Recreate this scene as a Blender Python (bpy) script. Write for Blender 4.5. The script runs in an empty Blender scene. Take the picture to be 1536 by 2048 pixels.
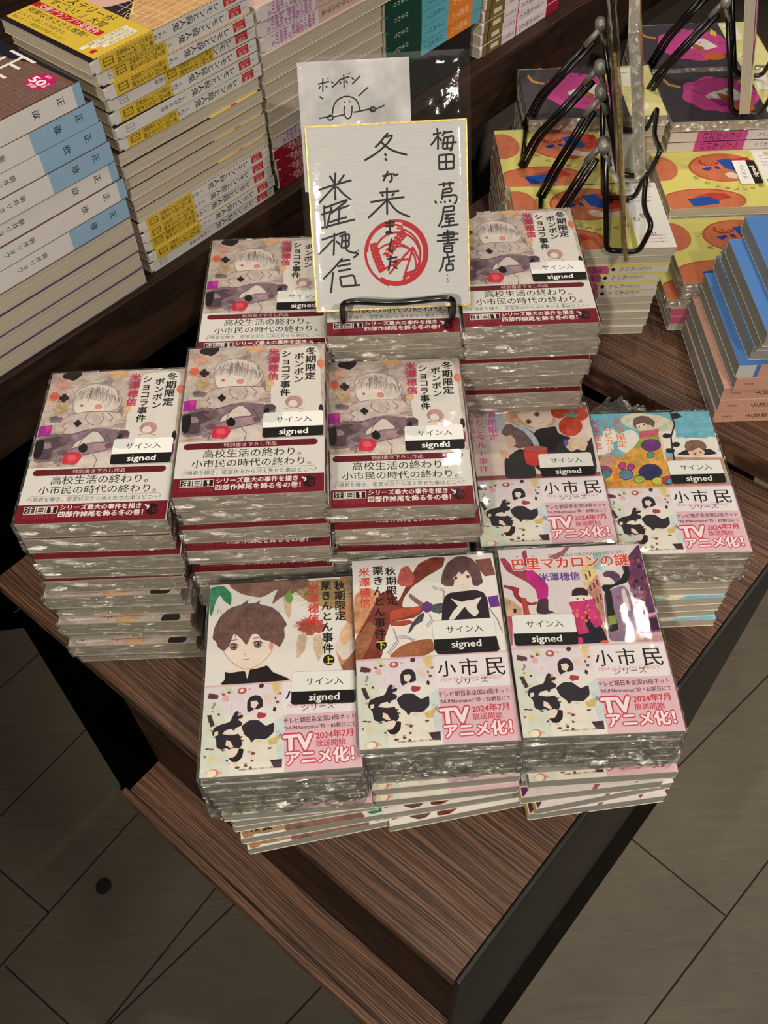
import bpy, math, random
from mathutils import Vector, Matrix
from mathutils.noise import noise as pnoise, fractal
R = math.radians
sc = bpy.context.scene
COL = bpy.context.collection

# ------------------------------------------------------------------ camera, world, lights, exposure
cd = bpy.data.cameras.new('camera'); cam = bpy.data.objects.new('camera', cd); COL.objects.link(cam)
sc.camera = cam
FPX = 1839.23
cd.sensor_fit = 'VERTICAL'; cd.sensor_height = 36.0; cd.lens = 36.0 * FPX / 2048.0
cd.clip_start = 0.01; cd.clip_end = 60
pitch, roll = R(52.8908), R(-2.1446)
fw = Vector((0, math.cos(pitch), -math.sin(pitch))); rt = Vector((1, 0, 0)); up = rt.cross(fw)
rt2 = math.cos(roll) * rt + math.sin(roll) * up; up2 = -math.sin(roll) * rt + math.cos(roll) * up
cam.matrix_world = Matrix(((rt2.x, up2.x, -fw.x, 0), (rt2.y, up2.y, -fw.y, 0), (rt2.z, up2.z, -fw.z, 0.70), (0, 0, 0, 1)))

w = bpy.data.worlds.new('world'); sc.world = w; w.use_nodes = True
w.node_tree.nodes['Background'].inputs[0].default_value = (1.0, 0.93, 0.84, 1)
w.node_tree.nodes['Background'].inputs[1].default_value = 0.05

def spot(name, loc, target, power, angle, radius=0.03, blend=0.6, col=(1.0, 0.9, 0.76)):
    l = bpy.data.lights.new(name, 'SPOT'); l.energy = power; l.spot_size = R(angle); l.spot_blend = blend
    l.shadow_soft_size = radius; l.color = col
    o = bpy.data.objects.new(name, l); COL.objects.link(o); o.location = loc
    o.rotation_euler = (Vector(target) - Vector(loc)).to_track_quat('-Z', 'Y').to_euler()
    return o
spot('spotlight', (0.69, 1.28, 1.8), (0.12, 0.45, 0.0), 26, 60, .022)
spot('spotlight', (0.26, 1.86, 1.8), (0.10, 0.60, 0.0), 20, 50, .022)
spot('spotlight', (-0.45, -1.15, 1.55), (0.00, 0.55, 0.1), 84, 40)
spot('spotlight', (0.55, -0.95, 1.75), (0.12, 0.55, 0.1), 66, 44)
spot('spotlight', (-0.9, 0.9, 1.9), (-0.35, 0.8, 0.3), 10, 60)
spot('spotlight', (1.7, -0.3, 1.9), (0.75, 0.25, -0.7), 185, 42, 0.08)  # added fill, brightens the floor at right
spot('spotlight', (1.9, 0.75, 1.5), (0.10, 1.05, 0.02), 70, 14, 0.05)  # added narrow fill for the dark gap beside the raised table
spot('spotlight', (0.9, 2.6, 2.0), (0.75, 2.0, -0.7), 40, 60, 0.08)  # added fill, lifts the floor at the back right
spot('spotlight', (-1.5, -0.6, 1.9), (-0.55, 0.45, -0.7), 34, 50, 0.08)
al_ = bpy.data.lights.new('ambient_fill', 'AREA'); al_.shape = 'RECTANGLE'; al_.size = 2.4; al_.size_y = 1.2; al_.energy = 14; al_.color = (1.0, .93, .84)  # soft ambient fill added under the ceiling, no real fitting
ao = bpy.data.objects.new('ambient_fill', al_); COL.objects.link(ao); ao.location = (0, .4, 2.15)
sc.view_settings.view_transform = 'Standard'; sc.view_settings.look = 'None'
sc.view_settings.gamma = 1; sc.view_settings.use_curve_mapping = False
sc.view_settings.exposure = -0.10
sc.cycles.use_denoising = True
sc.cycles.transparent_max_bounces = 24
sc.cycles.max_bounces = 6
sc.cycles.caustics_reflective = False; sc.cycles.caustics_refractive = False

# ------------------------------------------------------------------ helpers
def lin(c):
    return tuple(((v / 255.0) / 12.92 if v / 255.0 <= 0.04045 else (((v / 255.0) + 0.055) / 1.055) ** 2.4) for v in c[:3])

def mk(name):
    m = bpy.data.materials.new(name); m.use_nodes = True
    nt = m.node_tree; b = nt.nodes['Principled BSDF']
    return m, nt, b

def link_obj(name, me, parent=None, mat=None, smooth=False):
    o = bpy.data.objects.new(name, me); COL.objects.link(o)
    if parent: o.parent = parent
    if mat and not me.materials: me.materials.append(mat)
    if smooth:
        for p in me.polygons: p.use_smooth = True
    return o

def empty(name, loc=(0, 0, 0), rotz=0.0):
    o = bpy.data.objects.new(name, None); COL.objects.link(o)
    o.location = loc; o.rotation_euler = (0, 0, rotz); o.empty_display_size = 0.02
    return o

def tag(o, label, cat, group=None, kind=None):
    if label: o['label'] = label
    if cat: o['category'] = cat
    if group: o['group'] = group
    if kind: o['kind'] = kind
    return o

def mesh(name, v, f):
    me = bpy.data.meshes.new(name); me.from_pydata(v, [], f); me.validate(); me.update(); return me

def prism(name, poly, z0, z1):
    n = len(poly)
    v = [(x, y, z0) for x, y in poly] + [(x, y, z1) for x, y in poly]
    f = [tuple(range(n - 1, -1, -1)), tuple(range(n, 2 * n))]
    f += [(i, (i + 1) % n, n + (i + 1) % n, n + i) for i in range(n)]
    return mesh(name, v, f)

def boxm(name, x0, x1, y0, y1, z0, z1):
    return prism(name, [(x0, y0), (x1, y0), (x1, y1), (x0, y1)], z0, z1)

def bevel(o, w_, seg=2):
    m = o.modifiers.new('b', 'BEVEL'); m.width = w_; m.segments = seg; m.limit_method = 'ANGLE'
    return o

def tube(name, pts, r, seg=10, closed=False):
    """round wire along a polyline, corners already smoothed by the caller"""
    P = [Vector(p) for p in pts]; n = len(P); v = []; f = []
    prev = None
    for i, p in enumerate(P):
        a = P[(i - 1) % n] if (closed or i > 0) else p
        b = P[(i + 1) % n] if (closed or i < n - 1) else p
        t = (b - a).normalized()
        if prev is None:
            ref = Vector((0, 0, 1)) if abs(t.z) < 0.9 else Vector((1, 0, 0))
            u = t.cross(ref).normalized()
        else:
            u = (prev - t * prev.dot(t)).normalized()
        prev = u; q = t.cross(u)
        for k in range(seg):
            an = 2 * math.pi * k / seg
            v.append(tuple(p + (u * math.cos(an) + q * math.sin(an)) * r))
    m = n if closed else n - 1
    for i in range(m):
        for k in range(seg):
            a = i * seg + k; b = i * seg + (k + 1) % seg
            c = ((i + 1) % n) * seg + (k + 1) % seg; d = ((i + 1) % n) * seg + k
            f.append((a, b, c, d))
    if not closed:
        f.append(tuple(range(seg - 1, -1, -1))); f.append(tuple((n - 1) * seg + k for k in range(seg)))
    return mesh(name, v, f)

def rounded(pts, r=0.006, k=5, closed=False):
    P = [Vector(p) for p in pts]; out = []; n = len(P)
    for i in range(n):
        if not closed and i in (0, n - 1): out.append(P[i]); continue
        a, b, c = P[(i - 1) % n], P[i], P[(i + 1) % n]
        d1 = min(r, (a - b).length * .45); d2 = min(r, (c - b).length * .45)
        s = b + (a - b).normalized() * d1; e = b + (c - b).normalized() * d2
        for j in range(k + 1):
            t = j / k; out.append(s * (1 - t) ** 2 + b * 2 * t * (1 - t) + e * t * t)
    return out

# ------------------------------------------------------------------ materials
def noise_node(nt, scale, detail=6, vec=None, rough=0.6):
    n = nt.nodes.new('ShaderNodeTexNoise'); n.inputs['Scale'].default_value = scale
    n.inputs['Detail'].default_value = detail; n.inputs['Roughness'].default_value = rough
    if vec: nt.links.new(vec, n.inputs['Vector'])
    return n

def ramp(nt, fac, stops):
    r = nt.nodes.new('ShaderNodeValToRGB'); cr = r.color_ramp
    while len(cr.elements) > 1: cr.elements.remove(cr.elements[0])
    for i, (p, c) in enumerate(stops):
        e = cr.elements[0] if i == 0 else cr.elements.new(p)
        e.position = p; e.color = (*lin(c), 1)
    nt.links.new(fac, r.inputs['Fac']); return r

def objvec(nt, scale=(1, 1, 1), rot=(0, 0, 0)):
    tc = nt.nodes.new('ShaderNodeTexCoord'); mp = nt.nodes.new('ShaderNodeMapping')
    mp.inputs['Scale'].default_value = scale; mp.inputs['Rotation'].default_value = rot
    nt.links.new(tc.outputs['Object'], mp.inputs['Vector']); return mp.outputs['Vector']

def bump(nt, b, height, strength, dist=0.001):
    bn = nt.nodes.new('ShaderNodeBump'); bn.inputs['Strength'].default_value = strength
    bn.inputs['Distance'].default_value = dist
    nt.links.new(height, bn.inputs['Height']); nt.links.new(bn.outputs['Normal'], b.inputs['Normal']); return bn

def math_node(nt, op, a, b=None):
    m = nt.nodes.new('ShaderNodeMath'); m.operation = op
    for i, x in enumerate((a, b)):
        if x is None: continue
        if isinstance(x, (int, float)): m.inputs[i].default_value = x
        else: nt.links.new(x, m.inputs[i])
    return m.outputs[0]

def make_print():
    m, nt, b = mk('printed_paper')
    at = nt.nodes.new('ShaderNodeAttribute'); at.attribute_name = 'Col'
    mt = nt.nodes.new('ShaderNodeAttribute'); mt.attribute_name = 'Mot'
    v = objvec(nt)
    n1 = noise_node(nt, 90, 8, v, .65); n2 = noise_node(nt, 420, 4, v, .7)
    s = math_node(nt, 'ADD', n1.outputs['Fac'], math_node(nt, 'MULTIPLY', n2.outputs['Fac'], .6))
    rm = nt.nodes.new('ShaderNodeMapRange'); nt.links.new(s, rm.inputs['Value'])
    rm.inputs['From Min'].default_value = .55; rm.inputs['From Max'].default_value = 1.05
    rm.inputs['To Min'].default_value = .42; rm.inputs['To Max'].default_value = 1.42
    k = nt.nodes.new('ShaderNodeMix'); k.data_type = 'FLOAT'
    nt.links.new(mt.outputs['Fac'], k.inputs[0]); k.inputs[2].default_value = 1.0
    nt.links.new(rm.outputs['Result'], k.inputs[3])
    vm = nt.nodes.new('ShaderNodeVectorMath'); vm.operation = 'SCALE'
    nt.links.new(at.outputs['Color'], vm.inputs[0]); nt.links.new(k.outputs[0], vm.inputs['Scale'])
    nt.links.new(vm.outputs['Vector'], b.inputs['Base Color'])
    b.inputs['Roughness'].default_value = .5
    b.inputs['Specular IOR Level'].default_value = .2
    return m
M_PRINT = make_print()

def make_pages(col=(200, 191, 172), name='page_paper'):
    m, nt, b = mk(name)
    v = objvec(nt, (18, 18, 2600)); n = noise_node(nt, 1.0, 3, v, .6)
    r = ramp(nt, n.outputs['Fac'], [(.25, tuple(int(c * .90) for c in col)), (.7, col)])
    nt.links.new(r.outputs['Color'], b.inputs['Base Color']); b.inputs['Roughness'].default_value = .8
    bump(nt, b, n.outputs['Fac'], .15, .0003)
    return m
M_PAGE = make_pages(); M_PAGEG = make_pages((168, 166, 156), 'cool_page_paper')

def make_film(name, haze, gl_min, gl_max, bscale, bstr, tint, squash=(1, 1, 1), rough=.09, facet=0):
    m = bpy.data.materials.new(name); m.use_nodes = True; nt = m.node_tree; nt.nodes.clear()
    out = nt.nodes.new('ShaderNodeOutputMaterial')
    tr = nt.nodes.new('ShaderNodeBsdfTransparent'); tr.inputs[0].default_value = (*tint, 1)
    gl = nt.nodes.new('ShaderNodeBsdfGlossy'); gl.inputs['Roughness'].default_value = rough; gl.inputs[0].default_value = (1, 1, 1, 1)
    df = nt.nodes.new('ShaderNodeBsdfDiffuse'); df.inputs[0].default_value = (.75, .75, .72, 1)
    v = objvec(nt, squash)
    n1 = noise_node(nt, bscale, 6, v, .62); n1.inputs['Distortion'].default_value = 1.6
    vo = nt.nodes.new('ShaderNodeTexVoronoi'); vo.inputs['Scale'].default_value = bscale * .8; nt.links.new(v, vo.inputs['Vector'])
    h = math_node(nt, 'ADD', n1.outputs['Fac'], math_node(nt, 'MULTIPLY', vo.outputs['Distance'], .5))
    bn = nt.nodes.new('ShaderNodeBump'); bn.inputs['Strength'].default_value = bstr; bn.inputs['Distance'].default_value = .003
    nt.links.new(h, bn.inputs['Height'])
    nrm = bn.outputs[0]
    if facet:
        def vmath(op, a_, b_):
            q = nt.nodes.new('ShaderNodeVectorMath'); q.operation = op
            for i_, x_ in enumerate((a_, b_)):
                if x_ is None: continue
                if isinstance(x_, (int, float)): q.inputs['Scale'].default_value = x_
                elif isinstance(x_, tuple): q.inputs[i_].default_value = x_
                else: nt.links.new(x_, q.inputs[i_])
            return q.outputs[0]
        v1 = nt.nodes.new('ShaderNodeTexVoronoi'); v1.inputs['Scale'].default_value = bscale * 1.5; nt.links.new(vmath('ADD', v, vmath('SCALE', n1.outputs['Color'], .012)), v1.inputs['Vector'])
        f1 = vmath('SCALE', vmath('SUBTRACT', v1.outputs['Color'], (.5, .5, .5)), facet)
        n3 = noise_node(nt, bscale * 3, 3, v, .6); f2 = vmath('SCALE', vmath('SUBTRACT', n3.outputs['Color'], (.5, .5, .5)), facet * .8)
        nrm = vmath('NORMALIZE', vmath('ADD', vmath('ADD', nrm, (0, 0, .30)), vmath('ADD', f1, f2)), None)
    nt.links.new(nrm, gl.inputs['Normal'])
    fr = nt.nodes.new('ShaderNodeFresnel'); fr.inputs['IOR'].default_value = 1.5; nt.links.new(bn.outputs[0], fr.inputs['Normal'])
    mr = nt.nodes.new('ShaderNodeMapRange'); nt.links.new(fr.outputs[0], mr.inputs['Value'])
    mr.inputs['From Min'].default_value = .03; mr.inputs['From Max'].default_value = .6
    mr.inputs['To Min'].default_value = gl_min; mr.inputs['To Max'].default_value = gl_max
    a = nt.nodes.new('ShaderNodeMixShader'); a.inputs[0].default_value = haze
    nt.links.new(tr.outputs[0], a.inputs[1]); nt.links.new(df.outputs[0], a.inputs[2])
    c = nt.nodes.new('ShaderNodeMixShader'); nt.links.new(mr.outputs['Result'], c.inputs[0])
    nt.links.new(a.outputs[0], c.inputs[1]); nt.links.new(gl.outputs[0], c.inputs[2])
    nt.links.new(c.outputs[0], out.inputs['Surface'])
    return m
M_FILM = make_film('shrink_film', .05, .20, .45, 170, .6, (.95, .95, .93), (.35, 1, 1.5), .15, 2.3)
M_FILMTOP = make_film('taut_film', .0, .014, .3, 50, .035, (.985, .985, .98), (1, 1, 1), .045)
M_BAG = make_film('clear_sleeve', .01, .022, .5, 22, .14, (.97, .97, .98), (1, 1, .3), .06)

def make_wood(name, base, dark, light, sc_=1.0, spec=.35):
    m, nt, b = mk(name)
    wob = noise_node(nt, 1.0, 2, objvec(nt, (5 * sc_, 22 * sc_, 10)), .5)
    v = objvec(nt, (1, 1, 1)); sep = nt.nodes.new('ShaderNodeSeparateXYZ'); nt.links.new(v, sep.inputs[0])
    y = math_node(nt, 'ADD', sep.outputs['Y'], math_node(nt, 'MULTIPLY', wob.outputs['Fac'], .011 / sc_))
    def rib(freq, xf, det):
        c = nt.nodes.new('ShaderNodeCombineXYZ')
        nt.links.new(math_node(nt, 'MULTIPLY', y, freq * sc_), c.inputs['Y']); nt.links.new(math_node(nt, 'MULTIPLY', sep.outputs['X'], xf * sc_), c.inputs['X']); nt.links.new(math_node(nt, 'MULTIPLY', sep.outputs['Z'], 40.0), c.inputs['Z'])
        return noise_node(nt, 1.0, det, c.outputs[0], .55).outputs['Fac']
    fine = rib(700, 9, 2); mid = rib(230, 4, 3); wide = rib(34, 1.4, 3); pores = rib(1500, 60, 2)
    sn = math_node(nt, 'SINE', math_node(nt, 'ADD', math_node(nt, 'MULTIPLY', y, 2100 * sc_), math_node(nt, 'MULTIPLY', mid, 16.0)))
    s = math_node(nt, 'ADD', math_node(nt, 'MULTIPLY', fine, .48), math_node(nt, 'MULTIPLY', mid, .30))
    s = math_node(nt, 'ADD', s, math_node(nt, 'ADD', math_node(nt, 'MULTIPLY', sn, .045), .03))
    s = math_node(nt, 'ADD', s, math_node(nt, 'MULTIPLY', pores, .16))
    r = ramp(nt, s, [(.38, dark), (.475, tuple((a_ + b_) / 2 for a_, b_ in zip(base, dark))), (.52, base), (.60, light)])
    r2 = ramp(nt, wide, [(.35, (212, 205, 205)), (.5, (240, 235, 230)), (.66, (255, 236, 214))])
    mx = nt.nodes.new('ShaderNodeMix'); mx.data_type = 'RGBA'; mx.blend_type = 'MULTIPLY'; mx.inputs[0].default_value = 1
    nt.links.new(r.outputs['Color'], mx.inputs[6]); nt.links.new(r2.outputs['Color'], mx.inputs[7])
    nt.links.new(mx.outputs[2], b.inputs['Base Color'])
    b.inputs['Roughness'].default_value = .5; b.inputs['Specular IOR Level'].default_value = spec
    bump(nt, b, s, .9, .0016)
    return m
M_WOOD = make_wood('dark_ribbed_wood', (106, 79, 65), (58, 42, 34), (128, 97, 78))
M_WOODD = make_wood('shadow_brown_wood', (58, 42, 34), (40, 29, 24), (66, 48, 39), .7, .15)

def simple(name, col, rough=.5, metal=0.0, spec=.5, nscale=None, var=.15, bstr=0):
    m, nt, b = mk(name); b.inputs['Roughness'].default_value = rough; b.inputs['Metallic'].default_value = metal
    b.inputs['Specular IOR Level'].default_value = spec
    n = noise_node(nt, nscale or 40, 4, objvec(nt))
    r = ramp(nt, n.outputs['Fac'], [(.3, tuple(c * (1 - var) for c in col)), (.7, tuple(min(255, c * (1 + var * .4)) for c in col))])
    nt.links.new(r.outputs['Color'], b.inputs['Base Color'])
    if bstr: bump(nt, b, n.outputs['Fac'], bstr)
    return m
M_STEEL = simple('black_steel', (24, 24, 22), .5, .0, .5, 12, .15)
M_STEELE = simple('blackened_edge', (62, 72, 74), .35, .3, .5, 90, .3)
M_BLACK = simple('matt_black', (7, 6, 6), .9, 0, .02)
M_WIRE = simple('black_vinyl_wire', (14, 14, 14), .22, 0, .6)
M_HINGE = simple('grey_metal', (150, 150, 142), .4, .35, .5)
M_TAUPE = simple('taupe_laminate', (104, 94, 88), .6, 0, .25, 8, .08)
M_GROUT = simple('tile_joint', (48, 43, 38), .9, 0, .1)
M_FELT = simple('grey_felt', (150, 146, 148), .95, 0, .1, 300, .2, .3)
M_BOARD = None
def make_floor(name, col):
    m, nt, b = mk(name)
    n = noise_node(nt, 3, 8, objvec(nt, (1, 1, 1)), .6); n2 = noise_node(nt, 1, 5, objvec(nt, (12, 140, 10), (0, 0, R(-50))), .6)
    s = math_node(nt, 'ADD', math_node(nt, 'MULTIPLY', n.outputs['Fac'], .6), math_node(nt, 'MULTIPLY', n2.outputs['Fac'], .4))
    r = ramp(nt, s, [(.35, tuple(c * .82 for c in col)), (.65, col)])
    nt.links.new(r.outputs['Color'], b.inputs['Base Color']); b.inputs['Roughness'].default_value = .62
    b.inputs['Specular IOR Level'].default_value = .3
    bump(nt, b, s, .15, .001)
    return m
M_FLOOR = make_floor('grey_brown_floor', (112, 103, 90))

# ------------------------------------------------------------------ print builder (flat artwork as coloured geometry)
GL = {}
def glyph(s, bold):
    """outline of a string as (verts, faces) in em units"""
    k = (s, bold)
    if k in GL: return GL[k]
    c = bpy.data.curves.new('g', 'FONT'); c.body = s; c.size = 1.0; c.resolution_u = 2; c.fill_mode = 'FRONT'
    c.offset = bold
    o = bpy.data.objects.new('g', c); COL.objects.link(o)
    dg = bpy.context.evaluated_depsgraph_get(); dg.update()
    me = bpy.data.meshes.new_from_object(o.evaluated_get(dg))
    vs = [(v.co.x, v.co.y) for v in me.vertices]; fs = [tuple(p.vertices) for p in me.polygons]
    bpy.data.objects.remove(o); bpy.data.curves.remove(c); bpy.data.meshes.remove(me)
    GL[k] = (vs, fs); return GL[k]

def quadmap(q, W, H):
    """homography from a measured quad (TL TR BR BL) to flat artwork millimetres"""
    rows = []
    for (x, y), (u, v) in zip(q, [(0, 0), (W, 0), (W, H), (0, H)]):
        rows.append([x, y, 1, 0, 0, 0, -u * x, -u * y, u]); rows.append([0, 0, 0, x, y, 1, -v * x, -v * y, v])
    n = 8
    for i in range(n):
        p = max(range(i, n), key=lambda r_: abs(rows[r_][i])); rows[i], rows[p] = rows[p], rows[i]
        d = rows[i][i]; rows[i] = [a / d for a in rows[i]]
        for j in range(n):
            if j != i:
                m_ = rows[j][i]; rows[j] = [a - m_ * b for a, b in zip(rows[j], rows[i])]
    h = [r_[8] for r_ in rows]
    def f(p):
        x, y = p; d = h[6] * x + h[7] * y + 1
        return ((h[0] * x + h[1] * y + h[2]) / d, (h[3] * x + h[4] * y + h[5]) / d)
    return f

def shifts(b, ring):
    if ring: return [(b * math.cos(i * math.pi / 4), b * math.sin(i * math.pi / 4)) for i in range(8)]
    if b <= .003: return [(0, 0)]
    if b <= .016: return [(-b * .8, 0), (b * .8, 0)]
    return [(-b, 0), (b, 0), (0, b * .7), (0, -b * .7)]

class Art:
    """flat shapes in mm (x right, y down) stacked in painting order"""
    def __init__(s, q=None, W=105, H=148, clip=None):
        s.f = quadmap(q, W, H) if q else (lambda p: p); s.S = []; s.W = W; s.H = H
        s.clip = clip or (0, 0, W, H)
    def _cl(s, pts):
        x0, y0, x1, y1 = s.clip
        return [(min(max(x, x0), x1), min(max(y, y0), y1)) for x, y in pts]
    def poly(s, pts, col, mot=0.0):
        if len(pts) >= 6:
            q = []
            for i, b_ in enumerate(pts):
                a_, c_ = pts[i - 1], pts[(i + 1) % len(pts)]
                q += [(b_[0] + (a_[0] - b_[0]) * .22, b_[1] + (a_[1] - b_[1]) * .22), (b_[0] + (a_[0] - b_[0]) * .05 + (c_[0] - b_[0]) * .05, b_[1] + (a_[1] - b_[1]) * .05 + (c_[1] - b_[1]) * .05), (b_[0] + (c_[0] - b_[0]) * .22, b_[1] + (c_[1] - b_[1]) * .22)]
            pts = q
        s.S.append(('p', s._cl([s.f(p) for p in pts]), col, mot)); return s
    def mm(s, pts, col, mot=0.0):
        s.S.append(('p', s._cl(pts), col, mot)); return s
    def rect(s, x0, y0, x1, y1, col, mot=0.0): return s.mm([(x0, y0), (x1, y0), (x1, y1), (x0, y1)], col, mot)
    def ell(s, cx, cy, rx, ry, col, mot=0.0, n=20, rot=0, wob=0, seed=0, px=True):
        rd = random.Random(seed); P = []
        for i in range(n):
            a = 2 * math.pi * i / n; k = 1 + wob * (rd.random() - .5)
            x, y = rx * math.cos(a) * k, ry * math.sin(a) * k
            P.append((cx + x * math.cos(rot) - y * math.sin(rot), cy + x * math.sin(rot) + y * math.cos(rot)))
        return s.poly(P, col, mot) if px else s.mm(P, col, mot)
    def line(s, pts, wd, col, mot=0.0, px=True, taper=False):
        P = [s.f(p) for p in pts] if px else list(pts)
        P = s._cl(P)
        if len(P) < 2: return s
        L, Rr = [], []
        for i, p in enumerate(P):
            a = P[max(0, i - 1)]; b = P[min(len(P) - 1, i + 1)]
            dx, dy = b[0] - a[0], b[1] - a[1]; d = math.hypot(dx, dy) or 1e-6
            ww = wd * .5 * ((1 - .75 * i / (len(P) - 1)) if taper else 1)
            L.append((p[0] - dy / d * ww, p[1] + dx / d * ww)); Rr.append((p[0] + dy / d * ww, p[1] - dx / d * ww))
        s.S.append(('q', [[L[i], L[i + 1], Rr[i + 1], Rr[i]] for i in range(len(P) - 1)], col, mot))
        return s
    def vt(s, text, a, b, col, bold=.012, size=.95, out=None, ow=.05, px=True, wx=1.0):
        """vertical text from the top point a to the bottom point b (column centre line)"""
        if px: a, b = s.f(a), s.f(b)
        n = len(text); pt = math.hypot(b[0] - a[0], b[1] - a[1]) / n
        for cc, bd, ring in ((out, ow, 1), (col, bold, 0)) if out else ((col, bold, 0),):
            Q = []
            for i, ch in enumerate(text):
                t = (i + .5) / n; cx = a[0] + (b[0] - a[0]) * t; cy = a[1] + (b[1] - a[1]) * t
                vs, fs = glyph(ch, 0.0); z = pt * size; rot = ch in 'ー―'
                for sx, sy in shifts(bd, ring):
                    P = []
                    for x, y in vs:
                        dx, dy = (x - .5 + sx) * z * wx, -(y - .378 + sy) * z
                        if rot: dx, dy = -dy, dx
                        P.append((cx + dx, cy + dy))
                    s.S.append(('g', [P], fs, cc))
        return s
    def ht(s, text, a, b, col, bold=.012, hs=1.0, out=None, ow=.05, px=True, shear=0, h=None):
        """horizontal text whose middle line runs from a (left) to b (right); hs scales the glyph height"""
        if px: a, b = s.f(a), s.f(b)
        vs0, _ = glyph(text, 0.0)
        if not vs0: return s
        xs = [v[0] for v in vs0]; x0, x1 = min(xs), max(xs)
        L = math.hypot(b[0] - a[0], b[1] - a[1]); k = L / (x1 - x0); ux, uy = (b[0] - a[0]) / L, (b[1] - a[1]) / L
        ky = h if h else k * hs
        for cc, bd, ring in ((out, ow, 1), (col, bold, 0)) if out else ((col, bold, 0),):
            vs, fs = glyph(text, 0.0); Q = []
            for sx, sy in shifts(bd, ring):
                P = []
                for x, y in vs:
                    d = (x - x0 + sx) * k + shear * (y - .378) * ky; e = -(y - .378 + sy) * ky
                    P.append((a[0] + ux * d - uy * e, a[1] + uy * d + ux * e))
                Q.append(P)
            s.S.append(('g', Q, fs, cc))
        return s
    def emit(s, B, fn, eps=1.6e-6, start=1, xf=None):
        """fn(x_mm, y_mm, lift_m) -> 3D"""
        k = start
        for sh in s.S:
            if sh[0] == 'p':
                B.face([fn(x, y, k * eps) for x, y in sh[1]], sh[2], sh[3])
            elif sh[0] == 'q':
                for j, Q in enumerate(sh[1]): B.face([fn(x, y, (k + (j % 2) * .4) * eps) for x, y in Q], sh[2], sh[3])
            else:
                for j, Q in enumerate(sh[1]): B.glyph([fn(x, y, (k + j * .22) * eps) for x, y in Q], sh[2], sh[3])
                k += int(len(sh[1]) * .22)
            k += 1
        return k

class PB:
    """collects coloured faces of one printed part"""
    def __init__(s): s.v = []; s.f = []; s.c = []; s.m = []
    def face(s, P, col, mot=0.0):
        i = len(s.v); s.v += P; s.f.append(tuple(range(i, i + len(P)))); s.c.append(lin(col)); s.m.append(mot)
    def glyph(s, P, fs, col):
        i = len(s.v); s.v += P; c = lin(col)
        for f in fs: s.f.append(tuple(i + k for k in f)); s.c.append(c); s.m.append(0.0)
    def build(s, name):
        me = bpy.data.meshes.new(name); me.from_pydata(s.v, [], s.f)
        ca = me.color_attributes.new('Col', 'FLOAT_COLOR', 'CORNER'); mo = me.attributes.new('Mot', 'FLOAT', 'FACE')
        li = 0
        for p, c, m in zip(me.polygons, s.c, s.m):
            for j in range(p.loop_total): ca.data[p.loop_start + j].color = (*c, 1)
            mo.data[p.index].value = m
        me.materials.append(M_PRINT); return me

# ------------------------------------------------------------------ books
class Design: pass

def jacket(des, w, h, t, which, y0=0.0, y1=None, off=0.0):
    """U shaped paper: front, rounded spine, back. which = 'cover' or 'band'. y0..y1 in mm from the top edge"""
    B = PB(); y1 = y1 if y1 is not None else h * 1000
    th = .00035; W = w * 1000
    bl = .0010 + off; ch = min(.0022, t * .28); o = off
    # profile (x, z) from front left edge round the spine to back left edge, outer then inner
    prof = [(-w / 2, t + o), (w / 2 - ch * .6, t + o), (w / 2 + bl * .55, t + o - ch * .30), (w / 2 + bl, t + o - ch), (w / 2 + bl, -o + ch), (w / 2 + bl * .55, -o + ch * .30), (w / 2 - ch * .6, -o), (-w / 2, -o)]
    inn = [(-w / 2, t - th), (w / 2 - ch * .6, t - th), (w / 2 + bl * .55 - th, t - ch * .30 - th * .7), (w / 2 + bl - th, t - ch), (w / 2 + bl - th, ch), (w / 2 + bl * .55 - th, ch * .30 + th * .7), (w / 2 - ch * .6, th), (-w / 2, th)]
    if which == 'band': inn = [(x, z) for x, z in prof]; inn = [(x - (th * .3 if 1 < i < 6 else 0), z + (-1 if i < 4 else 1) * 1e-4) for i, (x, z) in enumerate(prof)]
    cf, cs, cb = des['front_base'], des['spine_base'], des['back_base']
    ya, yb = h / 2 - y0 / 1000, h / 2 - y1 / 1000
    cols = [cf, cf, cs, cs, cs, cb, cb]
    for i in range(7):
        a, b = prof[i], prof[i + 1]
        B.face([(a[0], yb, a[1]), (b[0], yb, b[1]), (b[0], ya, b[1]), (a[0], ya, a[1])][::-1 if False else 1], cols[i], des.get('mot', 0) if i == 0 else 0)
        c, d = inn[i], inn[i + 1]
        edge = des.get('edge', (228, 222, 208))
        B.face([(c[0], ya, c[1]), (d[0], ya, d[1]), (d[0], yb, d[1]), (c[0], yb, c[1])], edge)
        for yy, s in ((ya, 1), (yb, -1)):
            B.face([(a[0], yy, a[1]), (b[0], yy, b[1]), (d[0], yy, d[1]), (c[0], yy, c[1])][::s], edge)
    for i in (0, 7):
        a, c = prof[i], inn[i]
        B.face([(a[0], ya, a[1]), (c[0], ya, c[1]), (c[0], yb, c[1]), (a[0], yb, a[1])], edge)
    if des.get('front'):
        des['front'].emit(B, lambda x, y, e: (x / 1000 * (w / (des['front'].W / 1000)) - w / 2, h / 2 - y / 1000 * (h / (des['front'].H / 1000)), t + o + e))
    if des.get('spine'):
        T = t * 1000
        sp = des['spine'](T)
        sp.emit(B, lambda x, y, e: (w / 2 + bl + e, h / 2 - y / 1000, t - x / 1000))
    return B.build(which)

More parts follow.
